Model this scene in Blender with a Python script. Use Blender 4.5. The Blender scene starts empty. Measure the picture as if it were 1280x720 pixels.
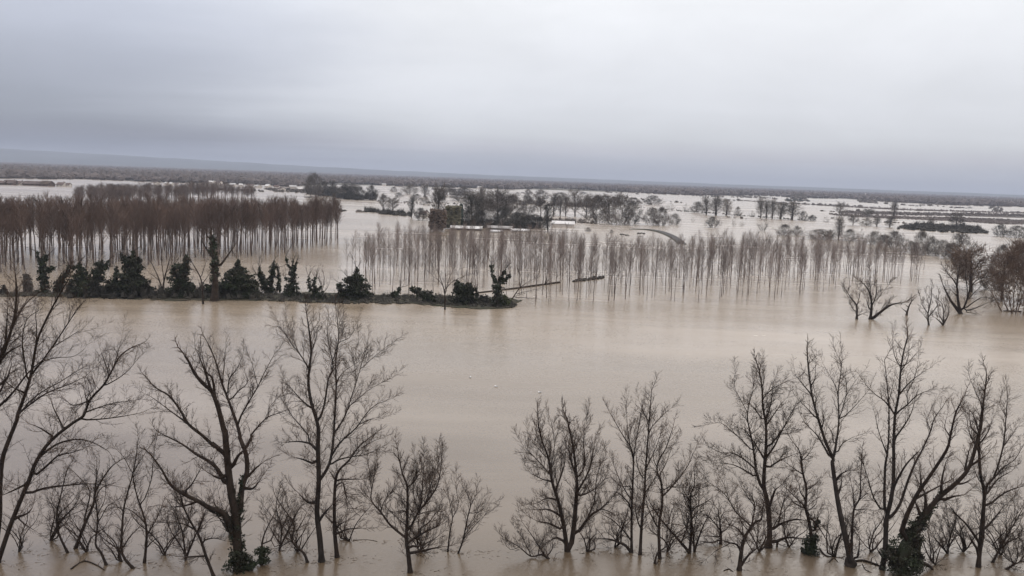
import bpy, math, random
from mathutils import Vector, Matrix
R = math.radians
SC = bpy.context.scene
COL = SC.collection

# ------------------------------------------------------------------ camera
F_PX, CAM_H = 1108.0, 25.0
PITCH, ROLL = R(7.08), R(2.0)
_F = Vector((0, math.cos(PITCH), -math.sin(PITCH)))
_R0, _U0 = Vector((1, 0, 0)), Vector((0, math.sin(PITCH), math.cos(PITCH)))
_R = _R0 * math.cos(ROLL) + _U0 * math.sin(ROLL)
_U = _U0 * math.cos(ROLL) - _R0 * math.sin(ROLL)
CAMP = Vector((0, 0, CAM_H))
cd = bpy.data.cameras.new('camera')
cam = bpy.data.objects.new('camera', cd)
COL.objects.link(cam)
cd.sensor_width = 36
cd.lens = 36 * F_PX / 1280
cd.clip_start, cd.clip_end = 0.5, 60000
m = Matrix((_R, _U, -_F)).transposed().to_4x4()
m.translation = CAMP
cam.matrix_world = m
SC.camera = cam

# ------------------------------------------------------------------ world, sun, exposure
SUN_EL, SUN_AZ = R(38), R(25)
w = bpy.data.worlds.new('World')
SC.world = w
w.use_nodes = True
nt = w.node_tree
nt.nodes.clear()


def nd(t, typ, **k):
    n = t.nodes.new(typ)
    for a, b in k.items():
        setattr(n, a, b)
    return n


def mth(t, op, a, b=None, clamp=False):
    n = nd(t, 'ShaderNodeMath', operation=op, use_clamp=clamp)
    for i, v in enumerate((a, b)):
        if v is None:
            continue
        if isinstance(v, (int, float)):
            n.inputs[i].default_value = v
        else:
            t.links.new(v, n.inputs[i])
    return n.outputs[0]


def mixc(t, f, a, b, blend='MIX'):
    n = nd(t, 'ShaderNodeMix', data_type='RGBA', blend_type=blend)
    for s, v in (('Factor_Float', f), ('A_Color', a), ('B_Color', b)):
        i = [x for x in n.inputs if x.identifier == s][0]
        if isinstance(v, (int, float)):
            i.default_value = v
        elif isinstance(v, tuple):
            i.default_value = (*v, 1)
        else:
            t.links.new(v, i)
    return [x for x in n.outputs if x.identifier == 'Result_Color'][0]


def ramp(t, f, stops, interp='LINEAR'):
    n = nd(t, 'ShaderNodeValToRGB')
    n.color_ramp.interpolation = interp
    e = n.color_ramp.elements
    while len(e) > 1:
        e.remove(e[-1])
    for i, (p, c) in enumerate(stops):
        x = e[0] if i == 0 else e.new(p)
        x.position = p
        x.color = (*c, 1) if isinstance(c, tuple) else (c, c, c, 1)
    t.links.new(f, n.inputs[0])
    return n.outputs[0]


def noise(t, vec, scale, detail=4, rough=.55, dist=0.0):
    n = nd(t, 'ShaderNodeTexNoise')
    n.inputs['Scale'].default_value = scale
    n.inputs['Detail'].default_value = detail
    n.inputs['Roughness'].default_value = rough
    n.inputs['Distortion'].default_value = dist
    if vec is not None:
        t.links.new(vec, n.inputs['Vector'])
    return n.outputs[0]


def vmap(t, vec, scale=(1, 1, 1), loc=(0, 0, 0), rot=(0, 0, 0)):
    n = nd(t, 'ShaderNodeMapping')
    n.inputs['Scale'].default_value = scale
    n.inputs['Location'].default_value = loc
    n.inputs['Rotation'].default_value = rot
    t.links.new(vec, n.inputs['Vector'])
    return n.outputs[0]


tc = nd(nt, 'ShaderNodeTexCoord')
DIR = tc.outputs['Generated']
sep = nd(nt, 'ShaderNodeSeparateXYZ')
nt.links.new(DIR, sep.inputs[0])
X, Y, Z = sep.outputs
sky = nd(nt, 'ShaderNodeTexSky', sky_type='NISHITA')
sky.sun_disc = False
sky.sun_elevation, sky.sun_rotation = SUN_EL, SUN_AZ
# cloud sheet: the view direction carried to a plane overhead, so streaks lie flat in the air
zc = mth(nt, 'ADD', mth(nt, 'MAXIMUM', Z, 0.0), 0.07)
cmb = nd(nt, 'ShaderNodeCombineXYZ')
nt.links.new(mth(nt, 'DIVIDE', X, zc), cmb.inputs[0])
nt.links.new(mth(nt, 'DIVIDE', Y, zc), cmb.inputs[1])
P2 = cmb.outputs[0]
n1 = noise(nt, vmap(nt, P2, (.22, .40, 1), (3.1, 1.7, 0), (0, 0, R(-12))), 1.0, 5, .5, .3)
n2 = noise(nt, vmap(nt, DIR, (5.5, 5.5, 13.0), (9.1, 4.2, 0), (R(6), R(-8), 0)), 1.0, 5, .58, .5)
el = ramp(nt, Z, [(0.0, (.44, .48, .575)), (.02, (.47, .505, .595)), (.032, (.56, .575, .65)), (.047, (.665, .69, .745)), (.083, (.755, .775, .83)),
                  (.14, (.85, .865, .91)), (.2, (.94, .955, .985)), (.3, (1.50, 1.47, 1.47)), (.5, (1.95, 1.89, 1.86)), (1, (2.2, 2.12, 2.05))])
# a bank of darker rain cloud low in the west (world -x)
wf = nd(nt, 'ShaderNodeMapRange', interpolation_type='SMOOTHSTEP')
for k_, v_ in (('From Min', -.06), ('From Max', -.46), ('To Min', 0.0), ('To Max', 1.0)):
    wf.inputs[k_].default_value = v_
nt.links.new(mth(nt, 'ADD', X, mth(nt, 'MULTIPLY', mth(nt, 'SUBTRACT', n1, .5), .30)), wf.inputs['Value'])
depth = ramp(nt, Z, [(0.0, .42), (.04, .52), (.085, .42), (.14, .27), (.2, .20), (.6, 0.0)])
fac = mth(nt, 'SUBTRACT', 1.0, mth(nt, 'MULTIPLY', wf.outputs[0], depth))
fac = mth(nt, 'MULTIPLY', fac, mth(nt, 'ADD', mth(nt, 'MULTIPLY', mth(nt, 'SUBTRACT', n1, .5), .22), 1.0))
fac = mth(nt, 'MULTIPLY', fac, mth(nt, 'ADD', mth(nt, 'MULTIPLY', mth(nt, 'SUBTRACT', n2, .5), .20), 1.0))
cloud = mixc(nt, 1.0, el, fac, 'MULTIPLY')
cloud = mixc(nt, wf.outputs[0], cloud, mixc(nt, 1.0, cloud, (.95, .985, 1.09), 'MULTIPLY'))
cloud10 = mixc(nt, 1.0, cloud, (10.0, 10.0, 10.0), 'MULTIPLY')
final = mixc(nt, .95, sky.outputs[0], cloud10)
bg = nd(nt, 'ShaderNodeBackground')
bg.inputs[1].default_value = 0.10
nt.links.new(final, bg.inputs[0])
wo = nd(nt, 'ShaderNodeOutputWorld')
nt.links.new(bg.outputs[0], wo.inputs[0])

sd = bpy.data.lights.new('sun', 'SUN')
sd.energy, sd.angle, sd.color = 0.5, R(25), (1, .97, .93)
sun = bpy.data.objects.new('sun', sd)
COL.objects.link(sun)
sun.rotation_euler = (R(90) - SUN_EL, 0, R(180) - SUN_AZ)
vs = SC.view_settings
vs.view_transform, vs.look, vs.exposure, vs.gamma = 'Standard', 'None', 0.0, 1.0
vs.use_curve_mapping = False
SC.cycles.use_denoising = True
SC.cycles.max_bounces = 6
SC.cycles.transparent_max_bounces = 16

# ------------------------------------------------------------------ pixel -> place


def ray(px, py):
    return _F * F_PX + _R * (px - 640) + _U * (360 - py)


def at(px, py, z=0.0):
    d = ray(px, py)
    return CAMP + d * ((z - CAM_H) / d.z)


def onplane(px, py, y):
    d = ray(px, py)
    return CAMP + d * (y / d.y)


def proj(p):
    v = p - CAMP
    d = v.dot(_F)
    return 640 + F_PX * v.dot(_R) / d, 360 - F_PX * v.dot(_U) / d


def mpp(p):
    return (p - CAMP).dot(_F) / F_PX


def inpoly(x, y, P):
    c, j = False, len(P) - 1
    for i in range(len(P)):
        if (P[i][1] > y) != (P[j][1] > y) and x < (P[j][0] - P[i][0]) * (y - P[i][1]) / (P[j][1] - P[i][1]) + P[i][0]:
            c = not c
        j = i
    return c

# ------------------------------------------------------------------ materials


def mat(name, col, rough=.9, var=.35, scale=.6, col2=None, spec=.2):
    mt = bpy.data.materials.new(name)
    mt.use_nodes = True
    t = mt.node_tree
    b = t.nodes['Principled BSDF']
    b.inputs['Roughness'].default_value = rough
    b.inputs['Specular IOR Level'].default_value = spec
    tcn = nd(t, 'ShaderNodeTexCoord')
    geo = nd(t, 'ShaderNodeNewGeometry')
    n = noise(t, geo.outputs['Position'], scale, 4, .6)
    c2 = col2 or tuple(c * .55 for c in col)
    c = mixc(t, ramp(t, n, [(.35, 0.0), (.65, 1.0)]), c2, tuple(min(1, x * (1 + var)) for x in col))
    oi = nd(t, 'ShaderNodeObjectInfo')
    v = mth(t, 'ADD', mth(t, 'MULTIPLY', oi.outputs['Random'], .35), .82)
    c = mixc(t, 1.0, c, v, 'MULTIPLY')
    t.links.new(c, b.inputs['Base Color'])
    return mt


M = {
    'bark': mat('bark', (.026, .018, .013), .95, .3, 1.6),
    'bark_grey': mat('bark_grey', (.025, .0195, .016), .95, .3, 1.4),
    'twig': mat('twig', (.038, .0235, .0160), .95, .3, .5),
    'twig_brown': mat('twig_brown', (.082, .054, .038), .95, .3, .5),
    'ivy': mat('ivy', (.010, .014, .006), .65, .9, .8, (.016, .012, .007), .25),
    'moss': mat('moss', (.040, .046, .020), .95, .4, .8),
    'poplar_bark': mat('poplar_bark', (.115, .088, .076), .95, .3, .8),
    'poplar_red': mat('poplar_red', (.096, .066, .053), .95, .25, .08),
    'poplar_far': mat('poplar_far', (.105, .080, .070), .95, .25, .08),
    'poplar_grey': mat('poplar_grey', (.145, .116, .102), .95, .25, .08),
    'scrub': mat('scrub', (.080, .067, .057), .95, .4, .06),
    'scrub_pale': mat('scrub_pale', (.115, .100, .084), .95, .35, .06),
    'scrub_dark': mat('scrub_dark', (.031, .028, .023), .95, .5, .06),
    'wood_far': mat('wood_far', (.080, .064, .058), .95, .3, .006, (.062, .052, .048)),
    'olive': mat('olive', (.085, .077, .050), .95, .3, .2),
    'rust_hedge': mat('rust_hedge', (.066, .048, .037), .95, .3, .2),
    'conifer': mat('conifer', (.022, .028, .022), .9, .5, .3),
    'hill': mat('hill', (.050, .056, .058), 1, .4, .0012),
    'land': mat('land', (.085, .075, .055), 1, .4, .004),
    'bank': mat('bank', (.032, .026, .018), 1, .4, .3, (.020, .021, .012)),
    'asphalt': mat('asphalt', (.065, .062, .060), .9, .2, 1.5),
    'verge': mat('verge', (.060, .055, .040), 1, .3, .6),
    'wall_pale': mat('wall_pale', (.50, .46, .42), .9, .15, .4, (.40, .36, .32)),
    'roof_dark': mat('roof_dark', (.085, .062, .055), .9, .3, .4),
    'roof_pale': mat('roof_pale', (.40, .385, .375), .7, .15, .25, (.30, .29, .28)),
    'roof_grey': mat('roof_grey', (.26, .245, .235), .8, .2, .3, (.18, .17, .16)),
    'opening': mat('opening', (.03, .03, .033), .4, .2, 1),
    'gull_white': mat('gull_white', (.78, .77, .75), .7, .05, 4, (.7, .7, .7)),
    'gull_grey': mat('gull_grey', (.35, .36, .38), .7, .1, 4),
    'bill': mat('bill', (.6, .35, .05), .6, .1, 4),
    'scum': mat('scum', (.16, .125, .095), .9, .5, 1.2, (.05, .04, .03)),
    'foam': mat('foam', (.50, .45, .39), .9, .2, 3, (.36, .32, .27)),
}


SLOPE = .26


def water_mat():
    mt = bpy.data.materials.new('silty_water')
    mt.use_nodes = True
    t = mt.node_tree
    b = t.nodes['Principled BSDF']
    geo = nd(t, 'ShaderNodeNewGeometry')
    P = geo.outputs['Position']
    a = noise(t, vmap(t, P, (.006, .022, 1), (11, 4, 0)), 1.0, 4, .55, .6)
    a2 = noise(t, vmap(t, P, (.03, .10, 1)), 1.0, 4, .6, .8)
    # brightness painted into the base colour: darker along the near bank, paler beyond
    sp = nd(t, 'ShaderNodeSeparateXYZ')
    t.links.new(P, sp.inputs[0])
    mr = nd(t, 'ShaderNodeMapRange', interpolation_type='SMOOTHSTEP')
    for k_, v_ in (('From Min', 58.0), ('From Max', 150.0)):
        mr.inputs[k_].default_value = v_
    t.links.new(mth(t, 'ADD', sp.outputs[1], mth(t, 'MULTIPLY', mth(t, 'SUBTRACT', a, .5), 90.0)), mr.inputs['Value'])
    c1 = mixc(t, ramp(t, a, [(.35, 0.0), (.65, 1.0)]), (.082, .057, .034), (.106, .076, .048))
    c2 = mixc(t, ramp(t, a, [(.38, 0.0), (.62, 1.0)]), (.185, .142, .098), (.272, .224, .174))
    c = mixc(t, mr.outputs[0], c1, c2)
    c = mixc(t, mth(t, 'MULTIPLY', ramp(t, a2, [(.41, 0.0), (.68, 1.0)]), .34), c, (.150, .118, .088))
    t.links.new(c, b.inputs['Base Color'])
    slick = noise(t, vmap(t, P, (.012, .05, 1), (2, 9, 0)), 1.0, 4, .6, 1.0)
    t.links.new(mth(t, 'ADD', mth(t, 'MULTIPLY', ramp(t, slick, [(.35, 0.0), (.65, 1.0)]), .07), .21), b.inputs['Roughness'])
    b.inputs['IOR'].default_value = 1.45
    # small waves as surface slopes, so that they stay real at any distance
    def slope(scale, seed, k):
        nn = nd(t, 'ShaderNodeTexNoise')
        nn.inputs['Scale'].default_value = 1.0
        nn.inputs['Detail'].default_value = 2
        t.links.new(vmap(t, P, scale, (seed, seed * 2, 0)), nn.inputs['Vector'])
        a_ = nd(t, 'ShaderNodeVectorMath', operation='SUBTRACT')
        t.links.new(nn.outputs['Color'], a_.inputs[0])
        a_.inputs[1].default_value = (.5, .5, .5)
        b_ = nd(t, 'ShaderNodeVectorMath', operation='MULTIPLY')
        t.links.new(a_.outputs[0], b_.inputs[0])
        b_.inputs[1].default_value = (k, k, 0)
        return b_.outputs[0]
    s1 = slope((4.5, 7.0, 1), 3.0, SLOPE)
    s2 = slope((.25, .6, 1), 8.0, SLOPE * .12)
    v1 = nd(t, 'ShaderNodeVectorMath', operation='ADD')
    t.links.new(s1, v1.inputs[0])
    t.links.new(s2, v1.inputs[1])
    v2 = nd(t, 'ShaderNodeVectorMath', operation='ADD')
    t.links.new(v1.outputs[0], v2.inputs[0])
    v2.inputs[1].default_value = (0, 0, 1)
    v3 = nd(t, 'ShaderNodeVectorMath', operation='NORMALIZE')
    t.links.new(v2.outputs[0], v3.inputs[0])
    t.links.new(v3.outputs[0], b.inputs['Normal'])
    return mt


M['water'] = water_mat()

# ------------------------------------------------------------------ mesh builder and tags


class MB:
    def __init__(s):
        s.v, s.f = [], []

    def tube(s, pts, rad, n=5, cap=True):
        k = len(s.v)
        N = len(pts)
        ref = Vector((.31, .87, .23))
        for i, p in enumerate(pts):
            t = pts[min(i + 1, N - 1)] - pts[max(i - 1, 0)]
            if t.length < 1e-9:
                t = Vector((0, 0, 1))
            a = t.cross(ref)
            if a.length < 1e-6 * t.length:
                a = t.cross(Vector((1, 0, 0)))
            a.normalize()
            c = t.cross(a).normalized()
            r = rad[i]
            for j in range(n):
                q = 2 * math.pi * j / n
                s.v.append(p + a * (r * math.cos(q)) + c * (r * math.sin(q)))
        for i in range(N - 1):
            for j in range(n):
                x, y = k + i * n + j, k + i * n + (j + 1) % n
                s.f.append((x, y, y + n, x + n))
        if cap:
            s.f.append(tuple(k + (N - 1) * n + j for j in range(n)))
        return s

    def sliver(s, p, d, r):
        """a twig: three-sided, drawn to a point"""
        k = len(s.v)
        a = d.cross(Vector((.31, .87, .23)))
        if a.length < 1e-9:
            a = Vector((1, 0, 0))
        a.normalize()
        c = d.cross(a).normalized()
        s.v += [p + a * r, p - a * (.5 * r) + c * (.87 * r), p - a * (.5 * r) - c * (.87 * r), p + d]
        s.f += [(k, k + 1, k + 3), (k + 1, k + 2, k + 3), (k + 2, k, k + 3)]

    def leaf(s, p, size, rng):
        k = len(s.v)
        a = Vector((rng.gauss(0, 1), rng.gauss(0, 1), rng.gauss(0, 1))).normalized()
        b = a.orthogonal().normalized()
        b = (b * math.cos(k) + a.cross(b) * math.sin(k))
        a, b = a * size, b * size * .7
        s.v += [p - a, p + b, p + a, p - b]
        s.f.append((k, k + 1, k + 2, k + 3))

    def lump(s, p, h, w, rng, n=6):
        """a ragged closed bush or far crown: three uneven rings and a tip"""
        k = len(s.v)
        for hh, ww in ((-.05, .55), (.3, 1.0), (.68, .8)):
            for j in range(n):
                q = 2 * math.pi * (j + rng.random() * .6) / n
                r = w * ww * rng.uniform(.6, 1.25)
                s.v.append(p + Vector((r * math.cos(q), r * math.sin(q), h * hh * rng.uniform(.8, 1.2))))
        s.v.append(p + Vector((rng.uniform(-.3, .3) * w, rng.uniform(-.3, .3) * w, h)))
        for i in range(2):
            for j in range(n):
                x, y = k + i * n + j, k + i * n + (j + 1) % n
                s.f.append((x, y, y + n, x + n))
        for j in range(n):
            s.f.append((k + 2 * n + j, k + 2 * n + (j + 1) % n, k + 3 * n))

    def box(s, x0, x1, y0, y1, z0, z1):
        k = len(s.v)
        s.v += [Vector(c) for c in ((x0, y0, z0), (x1, y0, z0), (x1, y1, z0), (x0, y1, z0), (x0, y0, z1), (x1, y0, z1), (x1, y1, z1), (x0, y1, z1))]
        s.f += [tuple(k + i for i in q) for q in ((0, 3, 2, 1), (4, 5, 6, 7), (0, 1, 5, 4), (1, 2, 6, 5), (2, 3, 7, 6), (3, 0, 4, 7))]

    def mesh(s, name, m_, smooth=False):
        me = bpy.data.meshes.new(name)
        me.from_pydata([tuple(v) for v in s.v], [], s.f)
        me.materials.append(m_)
        if smooth:
            me.polygons.foreach_set('use_smooth', [True] * len(me.polygons))
        me.update()
        return me

    def obj(s, name, m_, parent=None, smooth=False):
        return link(name, s.mesh(name, m_, smooth), parent)


def link(name, me, parent=None):
    o = bpy.data.objects.new(name, me)
    COL.objects.link(o)
    if parent is not None:
        o.parent = parent
    return o


def tag(o, label=None, cat=None, group=None, kind=None):
    if label:
        o['label'] = label
    if cat:
        o['category'] = cat
    if group:
        o['group'] = group
    if kind:
        o['kind'] = kind
    return o


def empty(name, loc):
    o = bpy.data.objects.new(name, None)
    o.empty_display_size = .5
    COL.objects.link(o)
    o.location = loc
    return o


def local(mb, base):
    mb.v = [v - base for v in mb.v]
    return mb

# ------------------------------------------------------------------ the setting


FAR = 14000
g = MB()
N = 96
g.v = [Vector((0, 0, 0))]
for r_ in (400, 1500, 5000, FAR):
    for j in range(N):
        q = 2 * math.pi * j / N
        g.v.append(Vector((r_ * math.cos(q), r_ * math.sin(q), 0)))
for j in range(N):
    g.f.append((0, 1 + j, 1 + (j + 1) % N))
    for k in range(3):
        a = 1 + k * N
        g.f.append((a + j, a + N + j, a + N + (j + 1) % N, a + (j + 1) % N))
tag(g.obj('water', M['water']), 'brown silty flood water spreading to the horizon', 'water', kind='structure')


def land(name, poly, z, m_, label, rng=None):
    """low ground: a polygon given by its shoreline, raised with a sloping edge"""
    mb = MB()
    if rng:
        poly = [(a[0] * (1 - k / 6) + b[0] * k / 6 + rng.uniform(-2, 2), a[1] * (1 - k / 6) + b[1] * k / 6 + rng.uniform(-.9, .9)) for a, b in zip(poly, poly[1:] + poly[:1]) for k in range(6)]
    P = [at(*p) for p in poly]
    c = sum(P, Vector()) / len(P)
    n = len(P)
    mb.v = [Vector((p.x, p.y, -.3)) for p in P] + [c + (p - c) * .96 + Vector((0, 0, z)) for p in P] 
    for i in range(n):
        j = (i + 1) % n
        mb.f.append((i, j, n + j, n + i))
    mb.f.append(tuple(range(n, 2 * n)))
    return tag(mb.obj(name, m_), label, 'land', kind='structure')


def hz(x):
    return 200.1 + .0349 * x


# far plain behind the flood
rim = [(-260, 218), (0, 219), (110, 224), (200, 228), (330, 231), (420, 231), (520, 233), (640, 236), (760, 240), (900, 243), (1010, 246), (1130, 253), (1280, 258), (1540, 266)]
mb = MB()
nP = len(rim)
for px, py in rim:
    p = at(px, py)
    mb.v.append(Vector((p.x, p.y, -.3)))
for px, py in rim:
    p = at(px, py)
    mb.v.append(Vector((p.x, p.y, 0)) * 1.01 + Vector((0, 0, .5)))
for px, py in rim:
    p = at(px, py)
    d = Vector((p.x, p.y, 0)).normalized() * (FAR - 200)
    mb.v.append(d + Vector((0, 0, .6)))
for i in range(nP - 1):
    for k in (0, nP):
        mb.f.append((k + i, k + i + 1, k + nP + i + 1, k + nP + i))
tag(mb.obj('far_plain', M['land']), 'dull green-brown plain beyond the flood', 'land', kind='structure')

# ridge of hills
rng = random.Random(4)
mb = MB()
prof = [(-700, 20), (-300, 15), (-120, 14), (0, 12.3), (120, 10.5), (240, 8.6), (340, 6.2), (460, 4.2), (560, 3.0), (660, 2.2), (800, 1.6), (1000, 1.2), (1250, .8), (1600, .6), (2000, .5)]
cols = []
for k in range(len(prof) - 1):
    for s_ in range(6):
        t_ = s_ / 6
        cols.append((prof[k][0] * (1 - t_) + prof[k + 1][0] * t_, prof[k][1] * (1 - t_) + prof[k + 1][1] * t_))
D0 = 10500.0
for px, up in cols:
    d = ray(px, hz(px))
    d = Vector((d.x, d.y, 0)).normalized()
    h = CAM_H + (up + rng.uniform(-.25, .25)) / F_PX * D0
    for dist, hh in ((D0 - 2200, -2), (D0 - 1200, h * .45), (D0 - 500, h * .85), (D0, h), (D0 + 1500, h * .7), (D0 + 2800, -2)):
        mb.v.append(d * (dist + rng.uniform(-80, 80)) + Vector((0, 0, hh * rng.uniform(.97, 1.03) if hh > 0 and dist != D0 else hh)))
for i in range(len(cols) - 1):
    for k in range(5):
        a = i * 6 + k
        mb.f.append((a, a + 6, a + 7, a + 1))
tag(mb.obj('hills', M['hill'], smooth=True), 'low wooded ridge of hills along the horizon', 'hills', kind='structure')


UP = Vector((0, 0, 1))


def rvec(rng):
    return Vector((rng.gauss(0, 1), rng.gauss(0, 1), rng.gauss(0, 1)))


def tufts(mb, poly, n, h, w, rng, fuzz=0):
    """ragged scrub over a piece of ground given by its outline"""
    xs = [p[0] for p in poly]
    ys = [p[1] for p in poly]
    k = 0
    while k < n:
        x, y = rng.uniform(min(xs), max(xs)), rng.uniform(min(ys), max(ys))
        if not inpoly(x, y, poly):
            continue
        k += 1
        hh = h * rng.uniform(.5, 1.15)
        if fuzz:
            hh *= rng.choice((.55, .7, .8, 1.0, 1.25))
        p = at(x, y)
        ww = w * rng.uniform(.6, 1.2)
        mb.lump(p, hh * (.62 if fuzz else 1), ww * (.8 if fuzz else 1), rng)
        for _ in range(fuzz):
            q_ = rng.uniform(0, 6.283)
            b = p + Vector((math.cos(q_), math.sin(q_), 0)) * ww * rng.random() * .8 + Vector((0, 0, hh * rng.uniform(.1, .62)))
            mb.sliver(b, Vector((math.cos(q_) * .35, math.sin(q_) * .35, 1)).normalized() * hh * rng.uniform(.25, .55) + rvec(rng) * hh * .07, hh * .016 + .03)
    return mb


# far woods: one mass to the horizon
rng = random.Random(11)
woods = MB()
for x in range(-140, 1420, 2):
    # nearest edge of the woods below the horizon
    e = [(-140, 20), (0, 22), (60, 21), (100, 19.5), (190, 20), (330, 19), (360, 20), (420, 14), (500, 15), (560, 14), (640, 14), (700, 11), (800, 13), (860, 13.5), (960, 11), (1010, 12), (1060, 11), (1100, 13), (1180, 14.5), (1280, 13.5), (1420, 15)]
    for k in range(len(e) - 1):
        if e[k][0] <= x <= e[k + 1][0]:
            t_ = (x - e[k][0]) / (e[k + 1][0] - e[k][0])
            d_ = e[k][1] * (1 - t_) + e[k + 1][1] * t_
    y = d_
    while y > 3.2:
        px = x + rng.uniform(-2.5, 2.5)
        p = at(px, hz(px) + y * rng.uniform(.96, 1.04))
        hh = rng.uniform(8, 15) if y < 17 else rng.uniform(6, 13)
        woods.lump(p, hh, rng.uniform(3.5, 7) * (1 + p.y / 5000), rng, 5)
        y *= .90
tag(woods.obj('far_woods', M['wood_far']), 'grey-brown winter woods massed along the horizon', 'woods', kind='stuff')

# ------------------------------------------------------------------ haze
hb = MB()
hb.box(-FAR - 300, FAR + 300, -FAR - 300, FAR + 300, -4, 150)
hm = bpy.data.materials.new('haze')
hm.use_nodes = True
hm.node_tree.nodes.clear()
pv = nd(hm.node_tree, 'ShaderNodeVolumePrincipled')
pv.inputs['Color'].default_value = (.53, .58, .69, 1)
pv.inputs['Density'].default_value = 1.2e-4
ho = nd(hm.node_tree, 'ShaderNodeOutputMaterial')
hm.node_tree.links.new(pv.outputs[0], ho.inputs['Volume'])
tag(hb.obj('haze', hm), 'thin grey-blue winter haze over the flood', 'haze', kind='stuff')

# ------------------------------------------------------------------ winter trees: traced limbs, grown twigs
TL = {'A': (0, 340, 3.6), 'B': (0, 520, 3.6), 'C': (180, 400, 4.5), 'D': (180, 540, 4.0), 'E': (330, 380, 4.235), 'F': (330, 540, 4.235),
      'G': (450, 550, 4.235), 'H': (620, 500, 3.428), 'I': (740, 480, 3.13), 'J': (870, 450, 5.143), 'K': (860, 570, 4.8), 'L': (980, 440, 4.8),
      'M': (980, 570, 4.8), 'N': (1070, 410, 4.5), 'O': (1070, 560, 4.5), 'P': (1160, 450, 2.667), 'Q': (1040, 300, 5.333)}


def q(s):
    """'A x,y x,y B x,y' -> picture points of the survey of each tree"""
    out, o = [], (0, 0, 1.0)
    for tok in s.split():
        if tok in TL:
            o = TL[tok]
        elif tok == '*':
            o = (0, 0, 1.0)
        else:
            a, b = tok.split(',')
            out.append((o[0] + float(a) / o[2], o[1] + float(b) / o[2]))
    return out


def smooth_line(P, n=3):
    out = []
    for i in range(len(P) - 1):
        p0, p1, p2, p3 = P[max(i - 1, 0)], P[i], P[i + 1], P[min(i + 2, len(P) - 1)]
        for k in range(n):
            t = k / n
            out.append(tuple(.5 * (2 * b + (c - a) * t + (2 * a - 5 * b + 4 * c - d) * t * t + (3 * b - a - 3 * c + d) * t ** 3) for a, b, c, d in zip(p0, p1, p2, p3)))
    out.append(tuple(P[-1]))
    return out


UP = Vector((0, 0, 1))


def rvec(rng):
    return Vector((rng.gauss(0, 1), rng.gauss(0, 1), rng.gauss(0, 1)))


def shoot(mb, p, d, L, r, lev, rng, dens, curl, minr):
    """a side shoot with its own shoots"""
    nseg = 4 if lev <= 1 else 3
    pts, rad = [p], [r]
    d = d.normalized()
    step = L / nseg
    for i in range(nseg):
        d = (d + UP * curl + rvec(rng) * .16).normalized()
        pts.append(pts[-1] + d * step)
        rad.append(max(r * (1 - (i + 1) / nseg * .8), minr))
    mb.tube(pts, rad, 4 if lev == 1 else 3, cap=False)
    # the tip
    mb.sliver(pts[-1], d * step * .9, rad[-1])
    if lev >= 3:
        return
    n = max(2, int(dens * (6 if lev == 1 else 4) * rng.uniform(.7, 1.3)))
    for i in range(n):
        t = (i + rng.random()) / n * .85 + .12
        k = min(int(t * nseg), nseg - 1)
        f = t * nseg - k
        pp = pts[k].lerp(pts[k + 1], f)
        tt = (pts[k + 1] - pts[k]).normalized()
        nn = rvec(rng)
        nn = nn - tt * nn.dot(tt)
        nn.normalize()
        a = R(rng.uniform(28, 58))
        dd = tt * math.cos(a) + nn * math.sin(a)
        LL = L * rng.uniform(.28, .52) * (1.1 - t * .5)
        if lev == 1:
            shoot(mb, pp, dd, LL, max(r * .5, minr), 2, rng, dens, curl, minr)
        else:
            mb.sliver(pp, (dd + UP * curl).normalized() * LL, minr * 1.15)


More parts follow.
